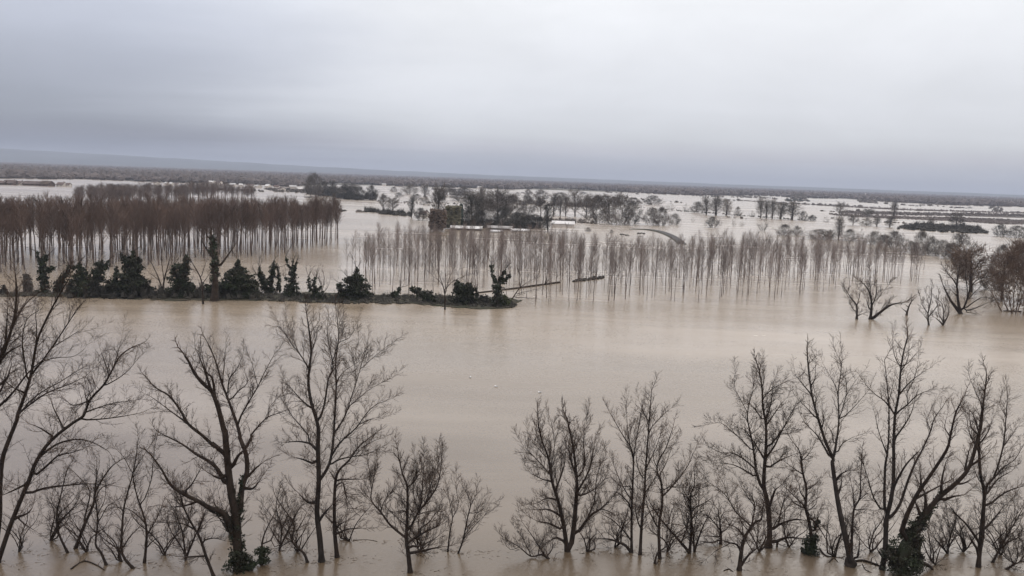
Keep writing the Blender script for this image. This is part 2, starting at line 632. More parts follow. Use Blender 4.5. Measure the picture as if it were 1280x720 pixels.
def survey_tree(name, label, limbs, r0, seed, dens=1.0, twig=26, spread=.45, curl=.07, bark='bark', twigs='twig', ivy=None, group=None, cat='tree', start=.22, rmin=.0095, leaf=.075, basey=None):
    """limbs: traced stems in picture points, the first rising from the water; each gets its own depth so the crown is round"""
    rng = random.Random(seed)
    first = q(limbs[0]) if isinstance(limbs[0], str) else limbs[0]
    base = at(*first[0])
    s = mpp(base)
    trunk, crown = MB(), MB()
    placed = []                              # (px, py, depth offset, radius)
    lines = []
    for i, L in enumerate(limbs):
        P = q(L) if isinstance(L, str) else L
        P = smooth_line(P)
        own_base = False
        if i == 0:
            off, ra = 0.0, r0 * s * 1.25
            slope = rng.uniform(-.12, .12)
        else:
            b = min(placed, key=lambda a: (a[0] - P[0][0]) ** 2 + (a[1] - P[0][1]) ** 2)
            off = b[2]
            ra = max(b[3] * .74, rmin * 2.6)
            if (b[0] - P[0][0]) ** 2 + (b[1] - P[0][1]) ** 2 > 30 ** 2:    # a second stem out of the water
                off, ra, own_base = at(*P[0]).y - base.y, r0 * s * .8, True
            else:
                P[0] = (b[0], b[1])
            slope = spread * rng.uniform(.35, 1.0) * (1 if (i + seed) % 2 else -1)
        pts, tot = [], 0.0
        for k, (x, y) in enumerate(P):
            if k:
                tot += math.hypot(x - P[k - 1][0], y - P[k - 1][1])
            pts.append(onplane(x, y, base.y + off + slope * tot * s))
        rend = max(ra * .20, rmin)
        rad = [ra + (rend - ra) * (k / (len(P) - 1)) ** .85 for k in range(len(P))]
        if i == 0 or own_base:
            rad[0] *= 1.25
            pts.insert(0, pts[0] + (pts[0] - pts[1]).normalized() * .2 + Vector((0, 0, -.8)))
            rad.insert(0, rad[0] * 1.25)
            P = [P[0]] + P
        for (x, y), p, r in zip(P, pts, rad):
            placed.append((x, y, p.y - base.y, r))
        trunk.tube(pts, rad, 7 if ra > .08 else 5)
        lines.append((pts, rad, i == 0 or own_base, tot * s))
    for pts, rad, main, L in lines:
        cum = [0.0]
        for a, b in zip(pts, pts[1:]):
            cum.append(cum[-1] + (b - a).length)
        Lt = cum[-1]
        d = Lt * (start if main else .12)
        if main:
            d = max(d, Lt * start)
        while d < Lt:
            k = max(i for i in range(len(cum)) if cum[i] <= d)
            k = min(k, len(pts) - 2)
            f = (d - cum[k]) / max(cum[k + 1] - cum[k], 1e-6)
            p = pts[k].lerp(pts[k + 1], f)
            r = rad[k] + (rad[k + 1] - rad[k]) * f
            t = (pts[k + 1] - pts[k]).normalized()
            n = rvec(rng)
            n = (n - t * n.dot(t)).normalized()
            a = R(rng.uniform(28, 60))
            dirv = t * math.cos(a) + n * math.sin(a) + UP * .18
            rem = (Lt - d)
            LL = min(twig * s * rng.uniform(.45, 1.15), .25 * rem + twig * s * .55)
            shoot(crown, p, dirv, LL, min(max(r * .45, rmin), .020), 1, rng, dens, curl, rmin * .50)
            d += s * 7.5 / dens * rng.uniform(.6, 1.4)
        # leader
        t = (pts[-1] - pts[-2]).normalized()
        shoot(crown, pts[-1], t, twig * s * .9, rad[-1], 1, rng, dens * 1.3, curl, rmin * .50)
    root = empty(name, base)
    local(trunk, base).obj('trunk', M[bark], root, smooth=True)
    local(crown, base).obj('crown', M[twigs], root)
    if ivy:
        iv = MB()
        for line in ivy:                      # [(px, py, r px), ...]
            pts = [onplane(x, y, base.y + min(placed, key=lambda a: (a[0] - x) ** 2 + (a[1] - y) ** 2)[2] * .8) for x, y, _ in line]
            ivy_along(iv, pts, [r * s for _, _, r in line], leaf, rng, 1.0)
        local(iv, base).obj('ivy', M['ivy'], root)
    tag(root, label, cat, group)
    return root


def ivy_along(mb, pts, rad, leaf, rng, dens=1.0, core=True):
    """a ragged coat of leaves along a stem"""
    if core:
        mb.tube([p + rvec(rng) * .02 for p in pts], [r * .5 for r in rad], 7)
    for i in range(len(pts) - 1):
        L = (pts[i + 1] - pts[i]).length
        rr = (rad[i] + rad[i + 1]) / 2
        n = int(dens * (L + rr) * rr * 6.0 / (leaf * leaf)) + 8
        cl = [(rng.random(), rng.random() * 6.283, rng.uniform(.5, 1.5)) for _ in range(13)]
        a = (pts[i + 1] - pts[i]).normalized()
        u = a.orthogonal().normalized()
        v = a.cross(u)
        for _ in range(n):
            c = cl[rng.randrange(13)]
            t = min(max(c[0] + rng.gauss(0, .11), -.08), 1.2)
            th = c[1] + rng.gauss(0, .42)
            r = (rad[i] * (1 - t) + rad[i + 1] * t) * c[2] * rng.uniform(.62, 1.12)
            mb.leaf(pts[i].lerp(pts[i + 1], t) + u * (r * math.cos(th)) + v * (r * math.sin(th)) + rvec(rng) * leaf * .5, leaf * rng.uniform(.6, 1.3), rng)


# ------------------------------------------------------------------ trees standing in the near water
FGG = 'flooded trees along the near bank'
FG = [
 ('alder_tree', 'large bare tree leaning far out to the right from the lower left corner', 5.2, 1.0, 34, dict(),
  ['B -10,660 10,600 55,470 130,290 165,200 230,110 330,30 375,0 A 405,575 465,510 500,450 535,385 575,350',
   'B 130,350 200,325 300,312 395,305 490,312', 'B 150,275 210,225 260,180 320,165 370,150', 'B 165,195 250,130 340,105 420,120 490,160',
   'A 365,640 430,615 510,590 600,578', 'A 370,665 450,662 550,650 640,632', 'A 465,515 530,480 580,440 620,390', 'A 490,460 470,400 455,360',
   'B 130,300 60,335 15,355', 'B 75,455 120,440 145,415', 'B 75,455 110,485 155,515', 'A 290,715 265,660 240,610 225,560', 'A 390,600 395,560 430,520',
   'B 250,100 190,60 150,40', 'A 500,450 520,400 545,310', 'A 400,580 330,600 290,570']),
 ('alder_tree', 'tall bare tree with long arching limbs at the corner, standing upright beside the leaning one', 5.5, 1.0, 32, dict(),
  ['B -22,612 -2,450 0,330 10,200 35,120 75,20 A 80,640 115,545 140,460 155,370 170,300 200,230 235,160 280,80 305,40',
   'A 140,465 190,400 250,315 310,225 345,170 378,130', 'A 145,445 200,400 260,385 330,380 375,350', 'A 85,635 150,585 220,540 300,510 385,470',
   'A 105,610 180,545 270,495 340,450 395,420', 'A 125,495 110,400 100,310 120,215 180,170', 'A 235,340 300,300 350,270 395,265',
   'A 160,360 165,260 160,190', 'A 310,225 315,180 312,140', 'A 115,545 60,520 10,480']),
 ('alder_tree', 'bare tree cut by the left edge with a dense spray of upright branches', 6.0, 1.0, 34, dict(),
  ['* -30,706 -25,600 -14,500 -2,455 6,432 11,423 18,395 21,368 20,350', 'A 10,390 40,300 60,240 110,150 165,100', 'A 0,400 40,360 100,325', 'A 50,270 75,180 85,120',
   'A -60,640 0,600 60,540 130,450 200,390', 'A 25,350 30,250 35,150', 'A 5,400 5,330 8,300', 'A -20,520 30,480 50,420', 'A 60,230 70,150 70,50', 'A -20,560 10,520 30,450']),
 ('willow_sapling', 'thin forked sapling with twisted twigs, first to the right of the leaning tree', 2.6, 1.1, 24, dict(),
  ['B 305,615 265,530 255,450 280,330 300,250 320,210', 'B 255,450 320,390 360,340', 'B 225,550 245,440 215,370', 'B 260,480 310,450 370,425', 'B 270,430 240,400 225,340']),
 ('willow_sapling', 'bowed bare sapling with a bent-over bare tip', 3.6, .9, 20, dict(),
  ['B 340,595 380,490 420,400 430,340 470,270 505,225 540,200', 'B 380,480 385,440 405,340 360,280 320,240', 'B 430,330 435,260 435,190', 'B 425,390 450,330 490,310']),
 ('willow_sapling', 'crooked sapling with a sharp bend near the water, between two bowed ones', 3.0, 1.0, 22, dict(),
  ['B 478,670 455,615 430,575 440,480 432,390 425,330 440,250', 'B 450,470 480,410 515,390', 'B 440,440 470,380 475,320', 'B 440,530 400,490 390,450']),
 ('willow_sapling', 'slender three-forked sapling with a long straight leader', 3.2, 1.0, 24, dict(),
  ['B 600,685 550,620 550,500 560,400 590,290 610,200 622,100', 'B 595,260 645,180 690,110', 'B 590,250 560,190 525,150', 'B 550,600 580,550 635,490', 'B 550,610 490,570 440,530', 'B 555,420 520,410 490,420']),
 ('willow_sapling', 'S-shaped sapling crossing the three-forked one', 3.0, 1.0, 24, dict(),
  ['B 650,660 660,540 650,460 620,370 600,290 600,240', 'B 640,400 680,290 690,190 700,120 715,60', 'B 650,475 590,425 540,410', 'B 660,540 700,470 730,400', 'B 655,600 690,560 730,540']),
 ('ash_tree', 'broad bare tree with a thick ivy-wrapped trunk and a spreading crown', 9.5, 1.1, 26,
  dict(ivy=[[(299, 714, 15), (297, 690, 9), (296, 660, 7), (294, 635, 4.5), (290, 612, 2.6)], [(298, 650, 4), (301, 622, 3), (303, 595, 2)], [(290, 664, 4), (281, 645, 4.5), (268, 638, 3), (255, 630, 1.8)], [(304, 709, 8), (318, 706, 6)]]),
  ['D 475,690 467,560 462,430 440,330 425,220 415,120 405,0 C 450,620 430,540 410,470 380,400 330,355 285,300 255,240 230,200',
   'D 480,430 490,280 515,200 510,110 480,30 C 540,650 525,590 500,520 475,450 440,360 420,290 395,210 360,130',
   'D 440,520 400,410 330,380 270,345 180,300 130,260 90,190 40,120', 'D 410,265 370,190 330,150 260,110 190,60 90,10',
   'D 405,110 340,55 C 400,715 330,650 250,585 200,500 140,425 80,390 45,360', 'C 250,585 180,535 120,490 30,425',
   'C 525,600 545,540 590,460 640,375 680,290 735,190', 'D 505,90 540,20 C 600,650 650,590 700,545 770,520', 'C 690,510 740,450 790,400',
   'C 490,450 530,400 580,355 570,300', 'C 470,430 480,330 520,280 555,200', 'C 400,440 385,330 350,290 330,210', 'D 440,180 470,120 500,90',
   'D 515,230 550,190 590,155', 'D 505,280 545,282 580,240', 'C 640,375 620,290 600,220', 'C 380,400 340,280 300,180', 'D 270,345 200,370 120,375', 'D 200,300 240,260 290,170',
   'C 440,360 450,260 460,150', 'D 420,210 380,230 340,215']),
 ('willow_sapling', 'slanting bare sapling left of the ivy-wrapped trunk', 3.6, 1.2, 24, dict(),
  ['D 350,725 310,620 280,530 240,460 200,380 180,310 150,280', 'D 260,490 200,460 150,455 80,452 20,450', 'D 220,650 180,560 130,490', 'D 290,545 350,530 410,545', 'D 210,400 170,330 140,250', 'D 270,500 300,420 310,380']),
 ('ivy_bush', 'round ivy clump with two thin stems sticking up beside the ivy-wrapped trunk', 3.0, .8, 16,
  dict(ivy=[[(327, 702, 7), (328, 692, 8.5), (329, 684, 5.5)]]),
  ['* 327,706 D 590,560 610,490 655,405', 'D 630,560 655,490 680,420', 'D 640,580 690,560 720,545']),
 ('willow_sapling', 'crooked low sapling between the ivy clump and the tallest tree', 3.2, 1.2, 24, dict(),
  ['F 230,690 210,640 150,580 160,500 140,455 100,400 60,340', 'F 140,575 100,600 60,620', 'F 150,460 200,390 250,370', 'F 165,540 205,470 230,420', 'F 140,455 110,480 60,470', 'F 150,570 130,520 140,480']),
 ('poplar_tree_old', 'tallest bare tree, straight pale trunk forking into a broad fan', 6.2, 1.25, 30, dict(bark='bark_grey', curl=.10),
  ['F 305,685 295,560 280,420 290,260 285,100 288,0 E 280,620 250,520 235,420 240,340 250,250 240,150 230,80',
   'F 300,250 345,170 365,60 E 375,580 382,440 380,300 395,180 385,60', 'E 240,350 200,280 150,215 85,120', 'E 290,620 320,530 340,400 365,330 340,200 335,120',
   'E 345,350 380,250 400,150 400,90', 'E 375,680 430,590 460,500 490,410 510,340 545,230', 'E 510,350 570,290 650,225', 'E 440,550 500,500 570,445 655,400',
   'F 345,150 400,60 465,0 E 500,640 550,570 600,530 640,515', 'F 350,175 400,145 480,128 540,118 620,85', 'F 265,170 220,150 170,135', 'F 265,80 240,60 180,50 110,55',
   'E 250,715 190,640 140,580 100,490', 'E 245,550 190,500 130,430', 'F 268,375 230,370 185,325', 'E 250,250 270,200 285,130', 'E 380,420 420,360 480,320', 'E 185,270 160,200 125,100',
   'E 395,200 450,180 480,130', 'E 490,410 480,320 490,240', 'F 480,128 540,70 600,40', 'E 500,640 560,610 610,600', 'F 285,480 320,430 350,395']),
 ('alder_tree', 'slim tree with a hollow broken stub, close beside the tallest trunk', 4.6, 1.1, 26, dict(),
  ['F 387,662 375,540 372,400 378,260 400,200 450,150 500,80 560,30', 'F 378,255 362,230 345,205', 'F 374,330 385,285 420,270 435,340 460,390', 'F 418,275 440,380 440,440',
   'F 376,520 400,490 440,470', 'F 390,250 460,250 520,250', 'F 430,320 470,330 510,330', 'F 385,540 440,515 510,510', 'F 445,400 500,410 540,430']),
 ('alder_tree', 'bushy tree with one elbowed arm reaching to the left over open water', 5.2, 1.5, 27, dict(curl=.14),
  ['G 265,700 255,600 245,520 250,400 250,250 225,180 205,90', 'G 240,515 160,450 110,380 60,320 65,250 80,160', 'G 255,490 310,380 360,320 410,240 430,130 430,70', 'G 260,480 320,350 330,250 340,100',
   'G 255,250 300,200 290,130', 'G 300,400 350,380 410,375', 'G 260,540 320,500 400,460 430,440', 'G 330,590 380,575 440,565', 'G 110,380 130,320 170,270', 'G 310,380 280,260 310,130', 'G 350,330 380,220 385,150',
   'G 250,380 220,375 190,380', 'G 300,480 370,430 420,350', 'G 265,560 320,560 400,520', 'G 330,300 370,250 400,180', 'G 65,270 50,200 50,150']),
 ('willow_sapling', 'thin pale sapling, nearer of two beside the bushy tree', 1.8, 1.1, 22, dict(curl=.12, bark='bark_grey'),
  ['G 465,590 475,490 490,410 475,330 465,260', 'G 490,410 520,350 510,270 500,210', 'G 488,420 505,380 530,300']),
 ('willow_sapling', 'thin pale sapling with a slanting side stem, standing alone in open water', 2.0, 1.2, 24, dict(curl=.12, bark='bark_grey'),
  ['G 520,600 545,530 570,410 585,340 565,280 540,240', 'G 550,520 610,450 660,400', 'G 580,360 610,300 620,260', 'G 575,390 630,380 670,350', 'G 560,470 600,420 640,330']),
 ('willow_tree', 'two-stemmed willow with feathery upright sprays', 5.0, 1.5, 30, dict(curl=.17),
  ['H 305,648 290,540 265,430 240,350 225,250 195,170 180,100', 'H 320,640 335,530 345,400 345,330 330,200 305,80', 'H 345,340 380,280 375,180 380,100', 'H 345,580 400,500 450,465 490,425',
   'H 250,400 290,290 300,210', 'H 240,330 180,260 120,200', 'H 300,610 260,590 235,600', 'H 290,560 230,530 180,520', 'H 380,530 420,440 430,340 450,270', 'H 345,400 400,300 420,200', 'H 232,300 250,200 240,110',
   'H 345,330 320,260 310,180', 'H 450,465 490,480 514,500', 'H 265,430 220,420 180,440', 'H 280,500 230,470 180,470', 'H 240,350 200,340 160,320', 'H 350,410 390,400 440,370', 'H 225,250 200,230 160,180']),
 ('willow_bush', 'low sprawling willow branches half under water', 2.6, 1.3, 24, dict(curl=.12, start=.1),
  ['H 225,680 195,662 150,670 100,630 50,600', 'H 205,662 160,590 110,520', 'H 150,668 120,600 90,560', 'H 180,665 190,620 220,570', 'H 100,630 60,640 30,600', 'H 215,672 240,640 240,600']),
 ('birch_tree', 'slender straight tree with fine twigs, leftmost of the close trio', 2.9, 1.2, 26, dict(curl=.12),
  ['I 155,660 155,500 160,380 160,270 120,200 80,130', 'I 160,290 180,180 195,90', 'I 150,450 110,380 75,290', 'I 155,610 90,540 40,510', 'I 150,640 80,610 30,605', 'I 160,300 140,180 135,90', 'I 158,400 120,400 100,390', 'I 155,480 110,430 80,420']),
 ('birch_tree', 'tall slim tree with a straight leader, middle of the close trio', 3.4, 1.2, 26, dict(curl=.12),
  ['I 188,668 195,540 205,430 210,330 220,200 230,70 232,30', 'I 195,570 180,540 170,480 180,420', 'I 222,180 270,130 290,110', 'I 212,330 250,250 270,190', 'I 208,380 180,330 170,250', 'I 225,150 200,110 190,80', 'I 205,430 240,380 260,340']),
 ('alder_tree', 'crooked tree with a long slanting arm, right-hand of the close trio', 3.4, 1.2, 27, dict(curl=.11),
  ['I 265,683 262,560 275,470 270,380 255,345 260,300 290,250 310,190', 'I 262,570 235,520 215,470 210,430', 'I 278,440 340,370 380,310 400,260', 'I 270,490 235,495 200,525', 'I 262,360 290,310 310,250', 'I 272,420 310,400 340,410', 'I 262,340 240,290 250,220']),
 ('willow_sapling', 'short bent sapling at the foot of the close trio', 2.6, 1.0, 20, dict(),
  ['I 246,702 255,665 285,640 318,620', 'I 285,640 295,600 290,560', 'I 265,655 300,650 330,620', 'I 315,620 310,560 320,520']),
 ('alder_tree', 'thin tree with a long low arm crossing to the trio', 3.0, 1.3, 26, dict(),
  ['I 382,662 390,540 385,440 400,400 400,350', 'I 378,655 330,600 270,530 230,470', 'I 390,490 440,465 470,445', 'I 350,622 370,570 388,545', 'I 385,440 410,430 430,380', 'I 300,560 310,500 330,470', 'I 388,500 360,440 350,400', 'I 385,460 360,420 350,380']),
 ('ash_tree', 'broad bare tree with a dense fan of limbs and a leaning side prop', 6.0, 1.3, 25, dict(),
  ['K 487,548 490,420 475,270 455,180 460,60 J 450,560 450,420 430,300 425,180 405,60', 'K 445,210 405,80 J 385,715 370,580 350,470 330,370 340,290 365,200', 'J 355,500 310,450 260,430', 'J 365,590 290,510 220,450 160,405 100,410',
   'J 380,700 310,640 240,600 160,595 70,550', 'K 410,130 330,80 260,50 160,40', 'J 335,345 290,260 250,180 250,110', 'J 440,640 500,560 530,500 580,400 630,310', 'J 470,560 540,470 620,350',
   'J 455,420 500,350 550,280', 'J 445,400 480,290 495,150', 'J 440,640 400,570 360,510', 'J 440,400 380,320 350,290', 'J 350,480 410,430 440,380', 'J 460,700 530,650 610,615', 'J 430,240 500,180 600,130',
   'K 500,440 520,430 560,405 640,380 690,385', 'K 545,400 570,280 600,240', 'K 675,380 678,320', 'J 240,600 150,640 95,650', 'K 480,540 430,600 385,632', 'K 520,520 590,490 690,495', 'K 530,530 545,570 565,605',
   'J 425,180 440,110 430,60', 'K 490,300 520,210 540,190', 'J 365,200 375,120 385,80', 'J 540,470 600,470 640,440']),
 ('alder_tree', 'low twisted tree with elbowed arms beside the dense fan tree', 5.0, 1.3, 25, dict(start=.4),
  ['K 308,685 320,580 340,490 400,400 440,380 445,320', 'K 312,670 350,610 390,570 430,545', 'K 340,490 330,460 325,430', 'K 315,565 290,530 250,520 210,505', 'K 250,530 180,560 130,600', 'K 380,420 290,340 250,270 200,210 120,155',
   'K 385,410 400,300 380,240 340,210', 'K 430,540 400,440 390,410', 'K 340,490 290,430 210,400', 'K 440,520 455,430 455,330', 'K 250,270 220,180 180,110', 'K 380,560 350,510 330,480', 'K 395,300 330,200 310,160']),
 ('willow_bush', 'small dark snag with outstretched thin twigs in front of the dense fan tree', 3.2, 1.2, 24, dict(),
  ['K 197,528 195,450 190,390 180,320', 'K 190,490 130,480 60,480', 'K 190,440 130,370 80,345', 'K 195,460 230,440 260,400', 'K 195,500 140,520 70,510', 'K 192,420 200,360 230,330']),
 ('alder_tree', 'slim leaning tree with an ivy-covered foot and a broken prop', 4.0, 1.2, 24,
  dict(ivy=[[(1014, 693, 8), (1016, 678, 8.5), (1018, 668, 5)], [(1019, 660, 3.5), (1022, 650, 3)], [(1008, 690, 4), (1007, 675, 4)]]),
  ['M 172,585 165,480 150,390 130,310 135,200 115,110 100,0 L 110,650 90,590 70,560', 'M 160,370 120,300 60,240 10,190', 'M 120,315 60,280 30,240', 'L 110,650 140,620 170,580', 'M 160,370 195,410 230,460 280,555',
   'M 110,110 60,75 10,40', 'M 140,330 190,290 200,230', 'M 180,460 200,400 205,350', 'M 135,200 160,190 185,170', 'M 130,260 100,220 90,170', 'M 60,240 40,190 50,140']),
 ('ash_tree', 'tall pale-barked tree with a flared foot and a wide V crown', 6.4, 1.0, 26, dict(bark='bark_grey'),
  ['M 402,662 385,560 355,430 325,280 305,150 290,40 L 295,640 250,540 205,400 170,270 150,130 140,20', 'L 300,640 320,500 330,400 325,250 345,80 320,20', 'L 335,400 375,260 435,165', 'L 350,400 420,330 500,240',
   'L 280,640 230,550 190,490 130,430', 'L 195,400 140,340 80,280', 'L 160,250 110,190 70,140', 'L 320,225 280,150 245,90', 'L 297,560 290,490 265,450', 'L 320,610 350,550 415,510', 'L 375,260 375,200 370,150', 'L 160,200 185,160 190,60',
   'L 225,470 240,400 235,370', 'M 325,220 340,190 345,150', 'M 310,150 340,110 380,90', 'L 345,80 350,40 345,0', 'M 430,660 400,610 395,590', 'M 372,655 385,610 390,580']),
 ('alder_tree', 'thin crooked tree growing from the flared foot of the pale-barked tree', 3.6, 1.3, 22, dict(),
  ['M 405,640 405,560 410,440 420,320 455,250 460,150 465,30', 'M 385,540 387,490 405,430', 'M 420,320 415,230 400,150', 'M 430,325 470,320 520,325', 'M 460,150 490,120 480,60', 'M 445,270 490,230 520,220', 'M 410,420 440,430 470,410', 'M 440,620 450,560 455,500']),
 ('ash_tree', 'tallest tree by the leaning ivy trunk, straight leader with rising forks', 5.6, .95, 24, dict(bark='bark_grey'),
  ['O 148,682 165,560 172,400 195,300 210,200 213,60 N 212,650 220,490 240,380 250,250 265,150 290,50', 'O 163,375 160,250 165,100 N 175,715 185,600 185,450 175,320 160,180', 'O 152,362 100,280 70,180 45,100', 'O 190,395 245,320 290,190 330,90 N 370,690 420,580 440,510 490,440',
   'O 208,225 270,110 320,50 350,20', 'N 210,630 270,550 310,480 330,410', 'N 225,480 290,430 350,375 430,345', 'N 215,480 160,410 110,375 65,330', 'N 252,360 320,290 390,240', 'N 248,220 215,150 205,70', 'N 265,215 300,190 330,150', 'N 270,400 330,280 350,180',
   'N 170,700 130,590 105,480', 'N 420,580 400,520 440,420', 'N 180,420 200,360 210,300', 'N 255,240 290,180 300,110', 'O 175,640 140,600 120,570']),
 ('alder_tree', 'tree leaning sharply to the right, its trunk buried in dark ivy', 8.0, 1.0, 24,
  dict(ivy=[[(1124, 713, 16), (1128, 699, 19), (1133, 682, 16), (1143, 664, 10.5), (1152, 650, 7), (1161, 638, 4.2), (1168, 630, 3.2), (1178, 616, 2.2)], [(1142, 706, 7), (1148, 690, 6), (1150, 672, 5)], [(1117, 700, 6), (1115, 684, 5)]]),
  ['* 1128,716 O 290,570 330,480 380,390 430,320 480,265 570,190 640,100 N 690,600 705,540 715,430 722,380', 'O 245,500 290,370 350,250 420,150 510,10 N 530,610 560,480 590,420', 'O 385,370 392,310 385,250 365,215', 'O 478,265 485,170 505,80', 'O 345,280 420,240 550,170',
   'O 490,295 540,275 590,265', 'O 610,140 625,60 640,0', 'O 640,100 690,70 730,40', 'O 365,385 345,330 335,310', 'O 350,250 365,200 360,120', 'N 530,610 500,560 510,500', 'N 690,600 650,560 640,500', 'O 380,650 420,670 450,712', 'O 560,200 600,200 640,180']),
 ('ash_tree', 'tall double-stemmed bare tree near the right edge', 4.6, 1.1, 25, dict(),
  ['P 168,690 178,570 188,450 175,380 170,280 175,200 190,100 195,50', 'P 183,640 190,440 220,390 250,290 260,190 265,120', 'P 215,400 250,360 290,330 320,280', 'P 195,490 260,440 320,420', 'P 167,602 130,550 100,520 75,490', 'P 190,562 220,530 250,490', 'P 180,150 160,110 140,60',
   'P 170,300 140,250 130,200', 'P 200,430 170,400 150,350', 'P 250,290 280,250 300,220', 'P 170,240 150,180 130,160', 'P 188,460 230,400 280,370', 'P 172,280 200,240 215,200', 'P 262,190 240,150 245,110', 'P 170,640 145,600 135,580']),
 ('willow_sapling', 'slanting sapling behind the double-stemmed tree', 2.6, 1.2, 24, dict(),
  ['P 215,675 250,610 290,540 320,490', 'P 200,630 250,580 270,550', 'P 265,590 260,530 275,480', 'P 240,630 280,600 320,585', 'P 285,550 300,500 295,460']),
 ('willow_bush', 'rounded bare bush cut by the right edge', 3.0, 1.6, 22, dict(curl=.13),
  ['P 262,698 290,680 325,668', 'P 285,682 270,640 265,600', 'P 295,680 300,630 305,590', 'P 300,676 330,640 345,600', 'P 290,682 250,650 245,620', 'P 310,672 320,620 325,590']),
 ('willow_bush', 'small fan-shaped bush in the gap right of the ivy trunk', 2.2, 1.4, 20, dict(curl=.12),
  ['O 515,592 530,500 555,430 565,370', 'O 512,588 470,540 430,490', 'O 520,560 560,500 600,480', 'O 520,560 490,470 470,400', 'O 500,575 470,500 440,450', 'O 530,500 520,440 515,380']),
 ('willow_bush', 'thin scrubby bush between the elbowed tree arms and the trio', 2.2, 1.3, 22, dict(curl=.12),
  ['* 868,690 866,660 861,630 863,600', '* 868,688 878,660 888,640', '* 867,680 856,655 850,635', '* 866,665 872,640 874,615']),
 ('willow_bush', 'wispy low bush right of the ivy-wrapped trunk', 2.0, 1.4, 20, dict(curl=.12),
  ['* 349,688 352,660 345,635 350,610', '* 349,686 362,660 372,640', '* 350,680 338,660 330,640', '* 351,665 360,640 358,620']),
 ('willow_bush', 'wispy low bush between the S-shaped sapling and the ivy-wrapped trunk', 2.2, 1.4, 22, dict(curl=.12),
  ['* 232,700 228,665 220,640 222,610', '* 232,698 244,670 252,650', '* 231,690 216,668 208,650', '* 230,670 238,645 240,620']),
]
UND = [(66, 676, 'tangle of thin twigs in the water left of the first forked sapling'), (108, 690, 'tangle of thin twigs between the forked sapling and the bowed one'), (150, 702, 'tangle of thin twigs at the foot of the three-forked sapling'),
       (205, 694, 'tangle of thin twigs left of the slanting sapling'), (372, 690, 'tangle of thin twigs left of the tallest trunk'), (432, 676, 'tangle of thin twigs at the foot of the hollow stub tree'),
       (528, 690, 'dense tangle of twigs at the foot of the bushy elbowed tree'), (738, 690, 'tangle of thin twigs at the foot of the two-stemmed willow'), (772, 684, 'tangle of thin twigs left of the close trio'), (835, 690, 'tangle of thin twigs right of the close trio'),
       (948, 690, 'tangle of thin twigs at the foot of the dense fan tree'), (988, 684, 'tangle of thin twigs left of the ivy-footed leaning tree'), (1040, 696, 'tangle of thin twigs left of the flared foot'), (1090, 690, 'tangle of thin twigs right of the flared foot'),
       (1168, 706, 'tangle of thin twigs right of the dark ivy trunk'), (1206, 690, 'tangle of thin twigs left of the double-stemmed tree'), (1250, 694, 'tangle of thin twigs right of the double-stemmed tree'), (28, 690, 'tangle of thin twigs between the two corner trees'), (290, 668, 'tangle of thin twigs behind the ivy-wrapped trunk')]
_r = random.Random(9)
for x, y, lb in UND:
    limbs = []
    for k in range(_r.randint(5, 7)):
        a = _r.uniform(-.85, .85)
        L = _r.uniform(28, 62)
        x0 = x + _r.uniform(-5, 5)
        limbs.append([(x0, y + _r.uniform(-2, 2) * (k > 0)), (x0 + L * .3 * a + _r.uniform(-3, 3), y - L * .4), (x0 + L * .7 * a + _r.uniform(-5, 5), y - L * .7), (x0 + L * a, y - L)])
    FG.append(('willow_bush', lb, 1.5, .78, 20, dict(curl=.08, start=.1), limbs))
NAMES = {'poplar_tree_old': 'poplar_tree'}
for i, (nm, lb, r0, dens, twig, kw, limbs) in enumerate(FG):
    kw = dict(kw)
    survey_tree(NAMES.get(nm, nm), lb, limbs, r0 / 2, 100 + i, dens=dens * 1.34, twig=twig * 1.08, group=FGG if nm != 'ivy_bush' else None,
                cat='bush' if 'bush' in nm else 'sapling' if 'sapling' in nm else 'tree', **kw)


def log(name, label, pts, r0, r1, seed, side=4):
    """driftwood: a trunk awash with a few broken side branches"""
    rng = random.Random(seed)
    P = [at(x, y) for x, y in pts]
    s = mpp(P[0])
    L = [Vector((p.x, p.y, r0 * s * .25 + rng.uniform(-.3, .5) * r0 * s)) for p in P]
    mb = MB()
    sm = [Vector(v) for v in smooth_line([tuple(v) for v in L], 3)]
    n = len(sm)
    mb.tube(sm, [s * (r0 + (r1 - r0) * k / (n - 1)) * rng.uniform(.85, 1.15) for k in range(n)], 7)
    for _ in range(side):
        k = rng.randrange(1, n - 1)
        d = (rvec(rng) + UP * .9).normalized()
        mb.tube([sm[k], sm[k] + d * s * r0 * 3 + rvec(rng) * .05, sm[k] + d * s * r0 * 7 + rvec(rng) * .15], [s * r1 * .8, s * r1 * .5, .004], 4)
    base = P[0]
    o = local(mb, base).obj(name, M['bark'])
    o.location = base
    return tag(o, label, 'driftwood')


log('driftwood_log', 'dark log lying in the water between the flared tree and its right-hand neighbour', q('M 430,632 480,632 540,650 575,662'), 1.7, 1.0, 1)
log('driftwood_branch', 'thin snagged branch trailing between the ivy foot and the flared tree', q('M 215,560 250,600 300,605 360,620'), 1.0, .5, 2, 5)
log('driftwood_branch', 'drooping branch in the water just left of the flared foot', q('M 270,640 300,615 325,640'), .8, .4, 3, 3)
log('driftwood_branch', 'drooping branch in the water just right of the flared foot', q('M 470,650 490,685 525,700'), .8, .4, 4, 3)
log('driftwood_branch', 'arched twiggy branch awash under the crooked saplings', q('B 320,690 375,655 430,670 470,695'), 1.1, .5, 5, 7)
log('driftwood_branch', 'small dark twig awash in front of the elbowed tree', q('K 215,690 245,680 270,695'), .8, .4, 6, 3)
log('driftwood_branch', 'faint dark stick floating right of the hollow stub tree', q('F 470,575 540,570 600,580'), .55, .3, 7, 1)


